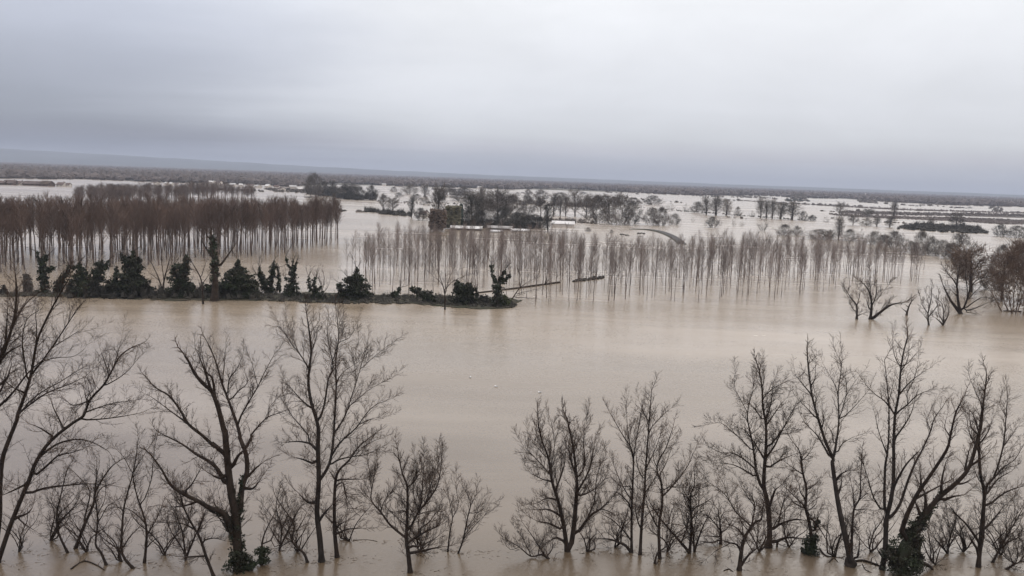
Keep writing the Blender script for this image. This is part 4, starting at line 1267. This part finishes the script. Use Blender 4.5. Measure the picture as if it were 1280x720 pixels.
# -- bushes and trees of the drowned fields, one by one: (label, shape, foot x, foot y, height, spread, colour)
FLD = [
 ('tall dark tree in the wood left of the farm, highest of its left half', 'bush', 389, 242, 20, 16, 'scrub_dark'),
 ('dark rounded tree in the wood left of the farm, second along', 'bush', 405, 245, 17, 20, 'scrub_dark'),
 ('dark tree in the wood left of the farm beside the pale gap', 'tall', 417, 247, 20, 9, 'scrub_dark'),
 ('dark broad tree in the middle of the wood left of the farm', 'bush', 431, 249, 17, 24, 'scrub_dark'),
 ('dark tree near the right end of the wood left of the farm', 'bush', 447, 250, 16, 20, 'scrub_dark'),
 ('last dark tree at the right end of the wood left of the farm', 'bush', 464, 250, 17, 18, 'scrub_dark'),
 ('grey hazy tree at the back of the wood left of the farm', 'round', 440, 242, 12, 18, 'scrub'),
 ('bare grey tree filling the orchard row, by the tall dark tree', 'round', 676, 270, 24, 16, 'scrub'),
 ('bare grey tree filling the orchard row, beside the great brown trees', 'round', 741, 268, 24, 18, 'scrub'),
 ('brown tree behind the great brown trees, peeping over their middle', 'round', 761, 266, 22, 22, 'scrub'),

 ('pale bush in the line beyond the shallows, taller left-hand one', 'bush', 1150, 318, 28, 24, 'scrub_pale'),
 ('pale bush in the line beyond the shallows, second from the left', 'bush', 1164, 319, 22, 20, 'scrub_pale'),
 ('pale bush in the line beyond the shallows, just left of the domed one', 'bush', 1176, 321, 20, 20, 'scrub_pale'),
 ('domed grey bush above the rusty tree', 'bush', 1199, 325, 32, 32, 'scrub'),
 ('grey upright bush at the right edge beyond the brown thicket', 'bush', 1252, 331, 24, 24, 'scrub'),
 ('brown bush at the right edge beyond the brown thicket', 'bush', 1272, 334, 32, 32, 'twig_brown'),
 ('dark flat-ended bush at the left end of the field hedge', 'bush', 1024, 299, 12, 30, 'scrub'),
 ('tall forked tree standing in the field hedge', 'tall', 1048, 299, 27, 13, 'scrub'),
 ('yellowish bush right of the forked hedge tree', 'bush', 1062, 301, 14, 18, 'scrub_pale'),
 ('small upright pale bush in the field hedge', 'brush', 1076, 301, 14, 8, 'scrub_pale'),
 ('yellowish round bush in the field hedge', 'bush', 1093, 305, 15, 20, 'scrub_pale'),
 ('round grey bush at the right end of the field hedge', 'bush', 1117, 309, 19, 28, 'scrub'),
 ('dark leaning tree in the row behind the field hedge', 'round', 1066, 281, 12, 12, 'scrub'),
 ('pale dome bush in the row behind the field hedge', 'bush', 1083, 282, 9, 16, 'scrub_pale'),
 ('upright tree in the row behind the field hedge', 'tall', 1096, 283, 12, 9, 'scrub'),
 ('twin-stemmed tree at the end of the row behind the field hedge', 'tall', 1112, 284, 13, 12, 'scrub'),
 ('small pale bush at the start of the row behind the field hedge', 'brush', 1033, 278, 7, 9, 'scrub_pale'),
 ('pale tree rising above the band of scrub', 'round', 1049, 270, 17, 14, 'scrub_pale'),
 ('bare tree rising through the band of scrub on the right', 'tall', 1117, 272, 20, 9, 'scrub'),
 ('spreading tree above the long dark hedge', 'round', 1195, 285, 18, 18, 'scrub'),
 ('small bare tree above the long dark hedge, left of the spreading one', 'round', 1164, 283, 10, 9, 'scrub'),
 ('dark twin bushes at the right end beyond the long hedge', 'bush', 1250, 295, 14, 18, 'scrub_dark'),
 ('broad dark bush at the right edge beyond the long hedge', 'bush', 1272, 297, 14, 26, 'scrub_dark'),
 ('dense round grey bush alone on the water beyond the thin poplars', 'bush', 890, 284.5, 13, 16, 'scrub_dark'),
 ('faint upright twigs right of the lone round bush', 'brush', 900, 282, 8, 6, 'scrub_pale'),
 ('faint upright twigs in open water, taller pair', 'brush', 917, 283, 12, 6, 'scrub_pale'),
 ('faint low twigs in open water beside the taller pair', 'brush', 927, 283, 7, 8, 'scrub_pale'),
 ('pale V-shaped bush in open water', 'brush', 953, 289, 14, 16, 'scrub_pale'),
 ('blurred grey bush, wide, beside the V-shaped one', 'bush', 980, 294, 13, 20, 'scrub'),
 ('blurred grey bush, squarish, at the end of its pair', 'bush', 996, 294, 11, 13, 'scrub'),
 ('tiny tuft of twigs alone near the big round bushes', 'brush', 866, 277, 5, 5, 'scrub_pale'),
 ('dark bush clump at the left of the tree belt behind the lone bush', 'bush', 872, 266, 13, 18, 'scrub'),
 ('small arched bush at the left end of that tree belt', 'brush', 857, 264, 9, 9, 'scrub'),
 ('tall pale tree in the belt behind the lone bush, first of three', 'tall', 883, 268, 22, 13, 'scrub_pale'),
 ('tall pale tree in the belt behind the lone bush, middle and widest', 'tall', 895, 269, 23, 17, 'scrub_pale'),
 ('tall pale tree in the belt behind the lone bush, last of three', 'tall', 908, 269, 19, 14, 'scrub_pale'),
 ('short bush ending the belt behind the lone bush', 'bush', 922, 270, 11, 9, 'scrub_pale'),
 ('tall grey tree opening the row of bare trees on the far hedge', 'tall', 951, 272, 24, 12, 'scrub_pale'),
 ('slanted grey tree second in the row of bare trees on the far hedge', 'tall', 958, 272.5, 22, 10, 'scrub_pale'),
 ('upright grey tree third in the row of bare trees on the far hedge', 'tall', 965, 273, 23, 10, 'scrub_pale'),
 ('wide grey tree in the middle of the row on the far hedge', 'tall', 975, 273.5, 20, 15, 'scrub_pale'),
 ('fan-shaped grey tree near the end of the row on the far hedge', 'tall', 990, 274.5, 22, 19, 'scrub_pale'),
 ('arched small tree at the end of the row on the far hedge', 'bush', 1004, 275.5, 11, 11, 'scrub'),
 ('low dark bush closing the row on the far hedge', 'bush', 1015, 276, 7, 10, 'scrub_dark'),
 ('great brown round tree behind the flooded lane, left half', 'bush', 748, 278, 32, 34, 'scrub'),
 ('great brown round tree behind the flooded lane, largest', 'bush', 773, 281, 36, 40, 'scrub'),
 ('great brown round tree behind the flooded lane, right half', 'bush', 790, 280, 26, 20, 'scrub_dark'),
 ('leafless round bush right of the great brown trees', 'bush', 815, 281, 20, 24, 'scrub'),
 ('darker round bush right of the great brown trees', 'bush', 827, 282, 22, 20, 'scrub'),
 ('blurred small bush ending the clump right of the great brown trees', 'bush', 843, 281, 13, 16, 'scrub_pale'),
 ('low dome of trees behind the great brown trees', 'bush', 792, 256, 8, 18, 'scrub'),
 ('far round tree with a fuzzy crown right of the low dome', 'bush', 816, 256, 11, 22, 'scrub'),
 ('tall dark tree with its foot by the pale roof', 'tall', 685, 289, 34, 12, 'scrub_dark'),
 ('tall bare tree of the orchard row, first behind the pale roof', 'tall', 692, 268, 25, 12, 'scrub'),
 ('tall bare tree of the orchard row, second behind the pale roof', 'tall', 700, 269, 23, 9, 'scrub'),
 ('tall bare tree of the orchard row, third behind the pale roof', 'tall', 707, 270, 24, 9, 'scrub'),
 ('broad bare tree ending the orchard row behind the pale roof', 'round', 719, 270, 32, 18, 'scrub'),
 ('bare tree between the orchard row and the great brown trees', 'round', 733, 270, 26, 16, 'scrub'),
 ('tall brown tree at the corner of the farm, beside the clipped rusty hedge', 'tall', 548, 278, 46, 16, 'scrub'),
 ('dark spreading tree in the farm garden, left of centre', 'round', 590, 281, 34, 22, 'scrub_dark'),
 ('grey tree in the farm garden behind the dark one', 'round', 602, 276, 34, 20, 'scrub'),
 ('broad purple-brown bush tree in the farm garden', 'bush', 612, 283, 30, 32, 'scrub'),
 ('tall grey tree at the middle of the farm garden', 'round', 622, 276, 36, 24, 'scrub'),
 ('dark bush beside the small white shed in the farm garden', 'bush', 629, 284, 22, 22, 'scrub_dark'),
 ('round fuzzy tree behind the farm garden, pale', 'bush', 641, 266, 20, 18, 'scrub'),
 ('round fuzzy tree right of the farm garden', 'bush', 660, 268, 20, 16, 'scrub'),
 ('dark low bush by the second pale roof', 'bush', 652, 284, 16, 26, 'scrub_dark'),
 ('dark bush at the right end of the farm garden', 'bush', 668, 284, 14, 22, 'scrub_dark'),
 ('tree on the lone dark crown over the far hedge left of the farm', 'tall', 514, 272, 26, 8, 'scrub_dark'),
 ('bare tree over the far hedge, tallest left of the farm', 'round', 479, 264, 21, 12, 'scrub'),
 ('bare tree over the far hedge, middle left of the farm', 'round', 491, 265, 18, 14, 'scrub'),
 ('bare tree in the hedge left of the clipped rusty hedge', 'bush', 526, 275, 14, 20, 'scrub_dark'),
 ('tree standing alone like a mast above the short hedges', 'tall', 417, 264, 22, 6, 'scrub'),
 ('fuzzy bush at the foot of the mast-like tree', 'brush', 416, 264, 9, 9, 'scrub'),
 ('tiny dark bush on the flood left of the short hedges', 'brush', 366.5, 257.5, 4.5, 3, 'scrub_dark'),
 ('low dark clump of twigs among the debris by the lane, rounder', 'bush', 735, 289.5, 5, 8, 'scrub'),
 ('low dark clump of twigs among the debris by the lane, small', 'bush', 764.5, 291.5, 4, 5, 'scrub'),
 ('tiny dark stake bush on the flood by the tall dark tree', 'brush', 699.5, 292, 4, 2, 'scrub_dark'),
 ('dim tree rising over the far dark wood, left of the pale clearing', 'bush', 393, 246, 28, 20, 'scrub'),
 ('round far tree left of the white field behind the farm', 'bush', 562, 244, 12, 16, 'scrub'),
 ('far tree with drooping crown behind the farm, beside the white field', 'bush', 580, 246, 12, 24, 'scrub'),
 ('far tree behind the farm garden, tip above the white field', 'tall', 601, 250, 17, 8, 'scrub'),
 ('far fuzzy tree right of the white field', 'bush', 660, 253, 16, 12, 'scrub'),
 ('far fuzzy trees left of the white field', 'bush', 512, 243, 12, 20, 'scrub_pale'),
 ('low far bush on the flood left of the white field', 'bush', 492, 240, 6, 10, 'scrub'),
 ('low far bush on the flood just above the dark wood', 'bush', 498, 246, 5, 12, 'scrub_pale'),
 ('pale bush on the flood behind the hedge left of the farm', 'bush', 532, 255, 8, 10, 'scrub_pale'),
]
FLD += [
 ('dark bush filling the farm garden, left end beside the conifer', 'bush', 586, 284, 20, 20, 'scrub_dark'),
 ('dark bush filling the farm garden behind the shed', 'bush', 600, 284, 18, 22, 'scrub_dark'),
 ('grey-brown tree at the back of the farm garden, over the shed', 'round', 595, 268, 24, 22, 'scrub'),
 ('grey-brown tree at the back of the farm garden, right of its middle', 'round', 632, 272, 28, 24, 'scrub'),
 ('brown bush at the right of the farm garden before the second pale roof', 'bush', 645, 286, 18, 26, 'scrub_dark'),
 ('brown bush between the farm garden and the tall dark tree', 'bush', 674, 286, 14, 18, 'scrub_dark'),
 ('hazy tree line bush behind the farm garden, left', 'bush', 576, 251, 10, 26, 'scrub'),
 ('hazy tree behind the farm, left of the white field', 'bush', 548, 252, 14, 18, 'scrub'),
 ('hazy bare tree far behind the farm, tallest at its left', 'tall', 531, 246, 16, 12, 'scrub'),
 ('low hazy bush on the flood far behind the farm hedge', 'bush', 521, 250, 7, 14, 'scrub'),
 ('hazy bush right of the white field, over the orchard row', 'bush', 676, 250, 12, 22, 'scrub'),
 ('hazy bush beyond the orchard row, over its middle', 'bush', 700, 252, 11, 24, 'scrub'),
 ('hazy bush beyond the great brown trees, left of the low dome', 'bush', 770, 256, 9, 20, 'scrub'),
 ('pale bush on the flood right of the far round tree', 'brush', 838, 262, 8, 12, 'scrub_pale'),
 ('pale bush in the hedge gap left of the row on the far hedge', 'brush', 940, 271, 7, 12, 'scrub_pale'),
 ('pale tree in the belt of scrub beyond the long dark hedge', 'round', 1085, 271, 10, 14, 'scrub_pale'),
 ('pale bush at the foot of the line beyond the shallows', 'bush', 1138, 316, 14, 18, 'scrub_pale'),
 ('grey bush between the pale line and the domed grey one', 'bush', 1187, 323, 18, 22, 'scrub_pale'),
 ('grey bush between the forked hedge tree and the flat-ended bush', 'bush', 1037, 299, 11, 16, 'scrub_pale'),
 ('grey bush between the yellowish round one and the round grey one', 'bush', 1105, 307, 13, 18, 'scrub_pale'),
]
for i, (lb, sh, px, py, hp, wp, col) in enumerate(FLD):
    if 584 < px < 672 and 262 < py < 288:
        wp, hp = wp * 1.25, hp * 1.08
    tree = sh in ('round', 'tall') or 'tree' in lb.split(',')[0].split(' beside')[0].split(' behind')[0].split(' right')[0].split(' above')[0].split(' near')[0]
    winter('winter_tree' if tree else 'winter_bush', lb, sh, px, py, hp, wp, col, i, 'tree' if tree else 'bush', 'trees and bushes of the drowned fields', parts=hp >= 18)

# clipped hedges of the farm: tall, flat-faced
for nm, lb, px, py, hp, wp, col, seed in (('tall_hedge', 'tall clipped rusty brown hedge at the farm corner', 547, 289, 29, 19, 'rust_hedge', 1), ('tall_hedge', 'tall clipped olive hedge beside the rusty one', 566, 286, 31, 17, 'olive', 2)):
    rng = random.Random(seed)
    p = at(px, py)
    s = mpp(p)
    mb = MB()
    W, H_, D_ = wp * s / 2, hp * s, 3.0
    for _ in range(420):
        c = Vector((rng.uniform(-W, W), rng.uniform(-D_, D_) * .5, H_ * rng.random() ** .8 * .84))
        mb.lump(c, rng.uniform(.8, 1.7), rng.uniform(.5, 1.1), rng, 5)
    o = mb.obj(nm, M[col])
    o.location = p
    tag(o, lb, 'hedge')
mb = MB()
rng = random.Random(8)
p = at(576, 284)
s = mpp(p)
for k in range(240):
    t = rng.random()
    a = rng.uniform(0, 6.283)
    r = 3.2 * s * (1 - t) ** .6 * rng.random() ** .5
    mb.lump(Vector((r * math.cos(a), r * math.sin(a), t * 27 * s)), rng.uniform(.8, 1.6), rng.uniform(.5, .9), rng, 5)
o = mb.obj('conifer', M['conifer'])
o.location = p
tag(o, 'dark pointed conifer right of the olive clipped hedge', 'conifer')

# field hedges, far copses (each its own)
for a in [
 ('hedge', 'long dark hedge tapering to the right across the flooded fields', [(1122, 284), (1150, 280), (1190, 282), (1220, 285), (1236, 292), (1200, 291.5), (1150, 289), (1122, 286.5)], 340, 6.5, 'scrub_dark', 1),
 ('hedge', 'short hedge lying low above the poplar tops, left of the mast-like tree', [(371, 258), (400, 260), (411, 263), (411, 264), (390, 263), (371, 261.5)], 90, 3.2, 'scrub', 2),
 ('hedge', 'tiny hedge right of the mast-like tree', [(424, 262.5), (433, 263.5), (433, 264.5), (424, 264.5)], 26, 3.6, 'scrub_dark', 3),
 ('hedge', 'small hedge between the tiny hedge and the domed dark hedge', [(444, 264), (455, 264), (455, 265.5), (444, 265.5)], 26, 3.4, 'scrub', 4),
 ('hedge', 'domed dark hedge at the start of the long hedge left of the farm', [(456, 263), (474, 264.5), (476, 266), (457, 265)], 70, 5.0, 'scrub_dark', 5),
 ('hedge', 'long ragged hedge running to the farm', [(472, 266), (500, 267), (513, 269), (513, 270.5), (490, 269), (474, 267.5)], 120, 6.5, 'scrub_dark', 6),
 ('hedge', 'dark hedge along the farm garden behind the long pale roof', [(574, 281), (610, 282), (640, 283), (672, 283), (672, 286), (640, 286), (575, 284)], 260, 9, 'scrub_dark', 7),
 ('hedge', 'thin straight hedge far beyond the lone round bush', [(786, 257.5), (850, 263), (940, 270), (1010, 275), (1010, 276), (940, 271), (850, 264.2), (786, 258.5)], 300, 1.5, 'scrub_dark', 8),
 ('copse', 'dark wood standing in the flood left of the farm', [(385, 243), (410, 246), (440, 250), (472, 250), (470, 246), (440, 245), (400, 240), (384, 239)], 170, 8, 'scrub_dark', 9),
 ('copse', 'grey strip of trees behind the dark wood', [(383, 238), (420, 239.5), (445, 241), (445, 238.5), (400, 236.5), (384, 236)], 150, 7, 'scrub', 10),
 ('hedge', 'low tail of scrub at the tip of the dark wood', [(379, 246), (395, 246.5), (395, 247.6), (380, 247)], 30, 1.5, 'scrub_dark', 11),
 ('hedge', 'thin low hedge line between the dark wood and the farm', [(470, 251), (520, 254.5), (545, 257), (545, 258), (520, 255.6), (470, 252)], 120, 1.6, 'scrub', 12),
 ('copse', 'low strip of trees behind the orchard row', [(640, 252), (690, 254), (740, 256), (770, 256), (770, 259), (720, 259.5), (640, 256)], 110, 6, 'scrub', 13),
 ('hedge', 'low bank hedge at the farm between the two pale roofs', [(650, 271), (700, 275), (745, 278), (745, 280), (700, 278), (650, 274)], 150, 4, 'scrub', 14),
 ('copse', 'flat far copse on the bright flood, longer one right of centre', [(920, 245.5), (946, 246), (970, 248), (972, 249.5), (945, 247.5), (920, 246.8)], 80, 2.6, 'scrub', 15),
 ('copse', 'flat far copse on the bright flood under the woods, right of the longer one', [(980, 250), (1006, 250.5), (1012, 252), (985, 252)], 70, 3.2, 'scrub_dark', 16),
 ('copse', 'far copse with a raised crown on the bright flood', [(990, 247), (1006, 247.5), (1006, 249), (990, 249)], 40, 7, 'scrub', 17),
 ('copse', 'far tree clump at the near edge of the horizon woods on the right', [(1072, 251), (1096, 252), (1096, 254), (1074, 253)], 70, 5, 'scrub', 18),
 ('copse', 'grey far trees tucked behind the white field', [(540, 236), (560, 238), (590, 240), (590, 242), (560, 240.5), (540, 238)], 60, 4, 'scrub', 19),
 ('copse', 'dark low far clump on the bright flood, near the right edge', [(1236, 258), (1254, 260), (1252, 266), (1240, 263)], 50, 2.6, 'scrub', 20),
 ('copse', 'far trees fringing the pale hamlet', [(180, 232), (260, 236), (330, 238.5), (330, 240), (260, 237.4), (180, 233.2)], 130, 3.0, 'scrub', 21),
 ('copse', 'far trees right of the pale hamlet', [(330, 236), (384, 238), (384, 241.5), (345, 240)], 130, 4.0, 'scrub', 22),
 ('copse', 'thin line of trees along the white strip at the left edge', [(-30, 222), (40, 222), (92, 224), (92, 225), (40, 223.2), (-30, 223)], 90, 2.2, 'scrub', 23),
]:
    o = hedge(*a[:7], cat=a[0])
    if a[0] == 'copse':
        o['kind'] = 'stuff'
land('field_bank', [(1046, 265.5), (1100, 266.5), (1160, 268), (1190, 268.5), (1190, 270), (1150, 269.3), (1050, 267)], .3, M['scrub'], 'dark brown strip of unflooded field on the right, upper')
land('field_bank', [(1205, 269), (1260, 270), (1330, 272), (1330, 274), (1260, 272), (1205, 270.4)], .3, M['scrub'], 'dark brown strip of unflooded field at the right edge, upper')
land('field_bank', [(1036, 267.4), (1080, 269), (1140, 271), (1220, 273), (1290, 276), (1330, 277), (1330, 282), (1250, 280), (1180, 276), (1120, 273.5), (1070, 271.5), (1042, 269)], .3, M['scrub'], 'dark brown strip of unflooded field on the right, lower')
for i, (lb, poly, n, hp) in enumerate([
    ('upper strip of brown scrub across the right-hand fields', [(1046, 264.5), (1100, 265), (1160, 266.5), (1220, 266.5), (1280, 268), (1330, 270), (1330, 273), (1260, 271), (1150, 269.5), (1050, 267)], 1500, 3.0),
    ('lower strip of brown scrub across the right-hand fields', [(1036, 267.4), (1080, 269), (1140, 271), (1220, 273), (1290, 276), (1330, 277), (1330, 282), (1250, 280), (1180, 276), (1120, 273.5), (1070, 271.5), (1042, 269)], 1900, 2.6),
    ('thin brown embankment line under the far woods', [(925, 250.4), (1000, 254.6), (1060, 258), (1140, 262), (1230, 264.4), (1330, 266.5), (1330, 268), (1230, 265.6), (1140, 263.4), (1060, 259.2), (1000, 255.6), (925, 251)], 1300, 1.7)]):
    tag(tufts(MB(), poly, n, hp * mpp(at(*poly[0])), 1.5, random.Random(60 + i), 5).obj('field_scrub', M['wood_far']), lb, 'scrub', kind='stuff')

# broken hedgerows and drowned scrub over the far fields
rng = random.Random(91)
mb = MB()
for _ in range(46):
    x0 = rng.uniform(470, 1230)
    d0 = rng.uniform(13, 40)
    L = rng.uniform(12, 80)
    y0 = hz(x0) + d0
    if 560 < x0 < 860 and d0 > 30:
        continue
    sl = .035 + rng.uniform(-.02, .045)
    t = 0
    while t < L:
        if rng.random() < .72:
            p = at(x0 + t, y0 + sl * t + rng.uniform(-.25, .25))
            s_ = mpp(p)
            h_ = rng.uniform(.8, 2.2) * s_ * (1.8 if rng.random() < .12 else 1)
            mb.lump(p, h_ * .7, h_ * rng.uniform(.5, .9), rng, 5)
            for _k in range(5):
                mb.sliver(p + Vector((rng.uniform(-.5, .5) * h_, rng.uniform(-.5, .5) * h_, h_ * .4)), Vector((rng.uniform(-.2, .2), rng.uniform(-.2, .2), 1)) * h_ * rng.uniform(.3, .7), h_ * .04)
        else:
            t += rng.uniform(1, 6)
        t += rng.uniform(.5, 1.6)
tag(mb.obj('far_hedgerows', M['scrub']), 'broken hedgerows and drowned scrub scattered over the far flooded fields', 'hedgerows', kind='stuff')

# ------------------------------------------------------------------ the flooded lane
RD = [(788, 286.6), (797, 286.8), (806, 287.3), (815, 288.2), (825, 290.2), (834, 293.2), (842, 297), (848, 301), (853, 305.5)]
mid = [at(*p) for p in RD]
mid = [Vector(v) for v in smooth_line([tuple(v) for v in mid], 4)]
mb, kb = MB(), MB()
n = len(mid)
for i, p in enumerate(mid):
    t = (mid[min(i + 1, n - 1)] - mid[max(i - 1, 0)]).normalized()
    s_ = Vector((t.y, -t.x, 0))
    rise = .55 * math.sin(math.pi * min(1, max(0, (i + .6) / n))) ** .5
    wd = 1.7
    mb.v += [p + s_ * wd + Vector((0, 0, rise)), p - s_ * wd + Vector((0, 0, rise))]
    kb.v += [p + s_ * (wd + .9) + Vector((0, 0, -.4)), p + s_ * (wd - .02) + Vector((0, 0, rise - .006)), p - s_ * (wd - .02) + Vector((0, 0, rise - .006)), p - s_ * (wd + .9) + Vector((0, 0, -.4))]
    if i:
        a = 2 * i
        mb.f.append((a - 2, a - 1, a + 1, a))
        b = 4 * i
        for k in range(3):
            kb.f.append((b - 4 + k, b - 3 + k, b + 1 + k, b + k))
tag(mb.obj('road', M['asphalt']), 'curved dark lane rising out of the flood', 'road', kind='structure')
tag(kb.obj('road_verge', M['verge']), 'grassy shoulder of the curved lane', 'verge', kind='structure')
for nm, lb, poly, n_, hp in (('debris_raft', 'dark stranded debris left of the lane, broken in two', [(774, 292.5), (780, 293), (787, 294), (786, 295), (774, 293.8)], 18, 1.2),
                             ('debris_raft', 'dark flat debris beside the start of the lane', [(797, 291.4), (806, 291.7), (806, 293), (797, 292.6)], 22, 1.1),
                             ('debris_raft', 'thin dark debris just below the flat one by the lane', [(797, 295), (802, 295), (802, 295.7), (797, 295.7)], 8, .6)):
    tag(tufts(MB(), poly, n_, hp * .4, .5, random.Random(n_)).obj(nm, M['scrub_dark']), lb, 'debris')

# ------------------------------------------------------------------ houses
HM = {}


def house(name, label, px, py, wpx, hpx, depth, roof, group=None, rot=0.0, wall='wall_pale', windows=True, eaves=.5):
    p = at(px, py)
    s = mpp(p)
    W, Ht, D_ = wpx * s, hpx * s, depth
    root = empty(name, p)
    root.rotation_euler = (0, 0, rot)
    we = Ht * eaves
    b = MB()
    b.box(-W / 2, W / 2, -D_ / 2, D_ / 2, -.6, we)
    k = len(b.v)
    for sx in (-1, 1):
        b.v += [Vector((sx * W / 2, -D_ / 2, we)), Vector((sx * W / 2, D_ / 2, we)), Vector((sx * W / 2, 0, Ht - .12))]
    b.f += [(k, k + 1, k + 2), (k + 3, k + 5, k + 4)]
    b.obj('wall', M[wall], root)
    r = MB()
    o_ = .4
    sl = (Ht - we) / (D_ / 2)
    for sy in (-1, 1):
        k = len(r.v)
        for z in (0, .16):
            r.v += [Vector((-W / 2 - o_, sy * (D_ / 2 + o_), we - o_ * sl + z)), Vector((W / 2 + o_, sy * (D_ / 2 + o_), we - o_ * sl + z)), Vector((W / 2 + o_, sy * .002, Ht + z)), Vector((-W / 2 - o_, sy * .002, Ht + z))]
        r.f += [tuple(k + i for i in f) for f in ((0, 1, 2, 3), (4, 7, 6, 5), (0, 4, 5, 1), (1, 5, 6, 2), (2, 6, 7, 3), (3, 7, 4, 0))]
    rf = r.obj('roof', M[roof], root)
    if windows:
        c = MB()
        c.box(W * .28, W * .28 + .7, .3, 1.0, Ht - .8, Ht + .9)
        c.obj('chimney', M['roof_dark'], rf)
        nw = max(2, int(W / 4))
        for i in range(nw):
            x = -W / 2 + W * (i + .5) / nw
            wv = MB()
            wv.box(x - .5, x + .5, -D_ / 2 - .05, -D_ / 2 + .04, we * .35, we * .82)
            wv.obj('window', M['opening'], root)
    return tag(root, label, 'house' if 'house' in name else 'barn' if 'barn' in name else 'shed', group)


HG = 'houses of the far hamlets'
HS = [
 ('barn', 'long low farm building with a pale roof in front of the garden hedge', 583, 287.2, 38, 4.6, 9, 'roof_pale', R(2), 'roof_dark', False, .5),
 ('barn', 'second long low farm building, its pale roof set a little back', 625, 287.0, 30, 4.4, 9, 'roof_grey', R(-3), 'roof_dark', False, .5),
 ('house', 'pale farmhouse with a dark roof between the garden trees', 648, 280.5, 10, 7, 8, 'roof_dark', R(12), 'wall_pale', True, .55),
 ('house', 'dark-roofed cottage at the left end of the farm, by the far hedge', 530, 270, 9, 6, 8, 'roof_dark', R(-14), 'wall_pale', True, .5),
 ('barn', 'pale-roofed barn partly hidden by the tall dark tree', 704, 283, 27, 6.5, 10, 'roof_pale', R(-4), 'wall_pale', False, .55),
 ('barn', 'low pale-roofed shed at the right end of the long farm building', 650, 289.5, 22, 3.2, 7, 'roof_pale', R(10), 'wall_pale', False, .5),
 ('barn', 'small pale-roofed shed beside the long farm building, lowest of the row', 620, 290.5, 14, 2.8, 6, 'roof_pale', R(12), 'wall_pale', False, .5),
 ('shed', 'small white shed among the garden trees', 584, 266.5, 7, 4.5, 5, 'roof_pale', R(20), 'wall_pale', False, .6),
 ('shed', 'small pink-white shed behind the long pale roof', 612, 281, 4, 6, 4, 'roof_dark', R(0), 'wall_pale', False, .6),
 ('house', 'dark-roofed house at the very left edge', 3, 231, 9, 5, 12, 'roof_dark', 0, 'roof_dark', True, .45),
 ('house', 'dark-roofed farmhouse, longest near the left edge', 14, 231.2, 12, 6, 12, 'roof_dark', R(5), 'roof_dark', True, .4),
 ('house', 'dark-roofed house third from the left edge', 25, 231.4, 8, 5, 10, 'roof_dark', R(-10), 'wall_pale', True, .4),
 ('barn', 'dark long barn in the left-edge hamlet', 43, 232, 22, 5.5, 12, 'roof_dark', R(4), 'roof_dark', False, .4),
 ('barn', 'brown barn with a stepped end in the left-edge hamlet', 59, 232.7, 12, 6.5, 12, 'rust_hedge', R(-6), 'roof_dark', False, .4),
 ('house', 'small dark house standing apart right of the left-edge hamlet', 77, 233, 8, 5, 9, 'roof_dark', 0, 'wall_pale', True, .45),
 ('shed', 'pale narrow shed at the right end of the left-edge hamlet', 86, 233.4, 4, 4.5, 6, 'roof_dark', 0, 'wall_pale', False, .5),
]
for nm, lb, px, py, wp, hp, dp, rf, ro, wl, wn, ev in HS:
    house('farmhouse' if nm == 'house' else nm, lb, px, py, wp, hp, dp, rf, HG if px < 100 else None, ro, wl, wn, ev)
HAM = [(196, 231, 3, 4), (208, 232, 2.5, 4.5), (214, 232, 3, 4), (221, 232.6, 4, 4), (263, 230, 3.5, 4), (267.5, 230, 3, 4), (274, 231.2, 6, 5), (291, 233, 7, 4), (301, 233.5, 4, 4), (313, 234, 6, 4),
       (323, 235, 4, 4), (335, 235.5, 5, 5), (346, 236.5, 6, 5), (366, 236, 8, 4.5), (374, 238.5, 7, 4), (352, 239, 5, 5), (411, 237.5, 5, 5), (480, 232.3, 5, 3), (487, 232, 5, 3), (530, 234, 4, 3), (600, 236, 6, 3),
       (1059, 247, 7, 3.2), (1084, 245, 7, 3), (1063, 246, 3, 2.5), (1004, 251, 3, 2.5)]
ORD = 'first second third fourth fifth sixth seventh eighth ninth tenth eleventh twelfth thirteenth fourteenth fifteenth sixteenth'.split()
for i, (px, py, wp, hp) in enumerate(HAM):
    if px < 360:
        lb, gp = 'tiny pale-walled house in the hamlet beyond the reddish poplars', 'pale houses of the hamlet beyond the poplars'
    elif px < 420:
        lb, gp = 'tiny pale house at the left tip of the dark wood', 'pale houses by the dark wood'
    elif px < 700:
        lb, gp = 'tiny pale house far off on the bright flood behind the farm', 'pale houses far behind the farm'
    else:
        lb, gp = 'tiny pale house at the edge of the horizon woods on the right', 'pale houses by the horizon woods on the right'
    house('farmhouse', lb, px, py, wp, hp, 9, 'roof_pale' if i % 3 else 'roof_dark', gp, R(17 * (i % 5) - 30), 'wall_pale', False, .62)
# flat rafts and drowned plots on the bright flood, far right
for i, (px, py, wp, hp, lb) in enumerate([(1196, 260, 3, 1.4, 'dark drowned bush on the bright far flood, left of its row'), (1204, 260.2, 4, 1.4, 'dark drowned bush on the bright far flood, middle of its row'), (1212, 260.4, 6, 2, 'dark drowned bush on the bright far flood, largest of its row'),
                                     (1237, 261, 4, 1.8, 'dark drowned bush beside the far clump near the right edge'), (1146, 258, 4, 1.5, 'dark drowned bush alone on the bright far flood'), (729, 242.4, 9, 2.4, 'dark flat clump on the bright flood beyond the orchard row'),
                                     (480, 247, 8, 3, 'grey drowned bush above the dark wood tip'), (486, 232, 5, 2, 'grey drowned bush high on the far flood')]):
    winter('winter_bush', lb, 'bush', px, py, hp, wp, 'scrub_dark', i, 'bush', 'trees and bushes of the drowned fields', parts=False)
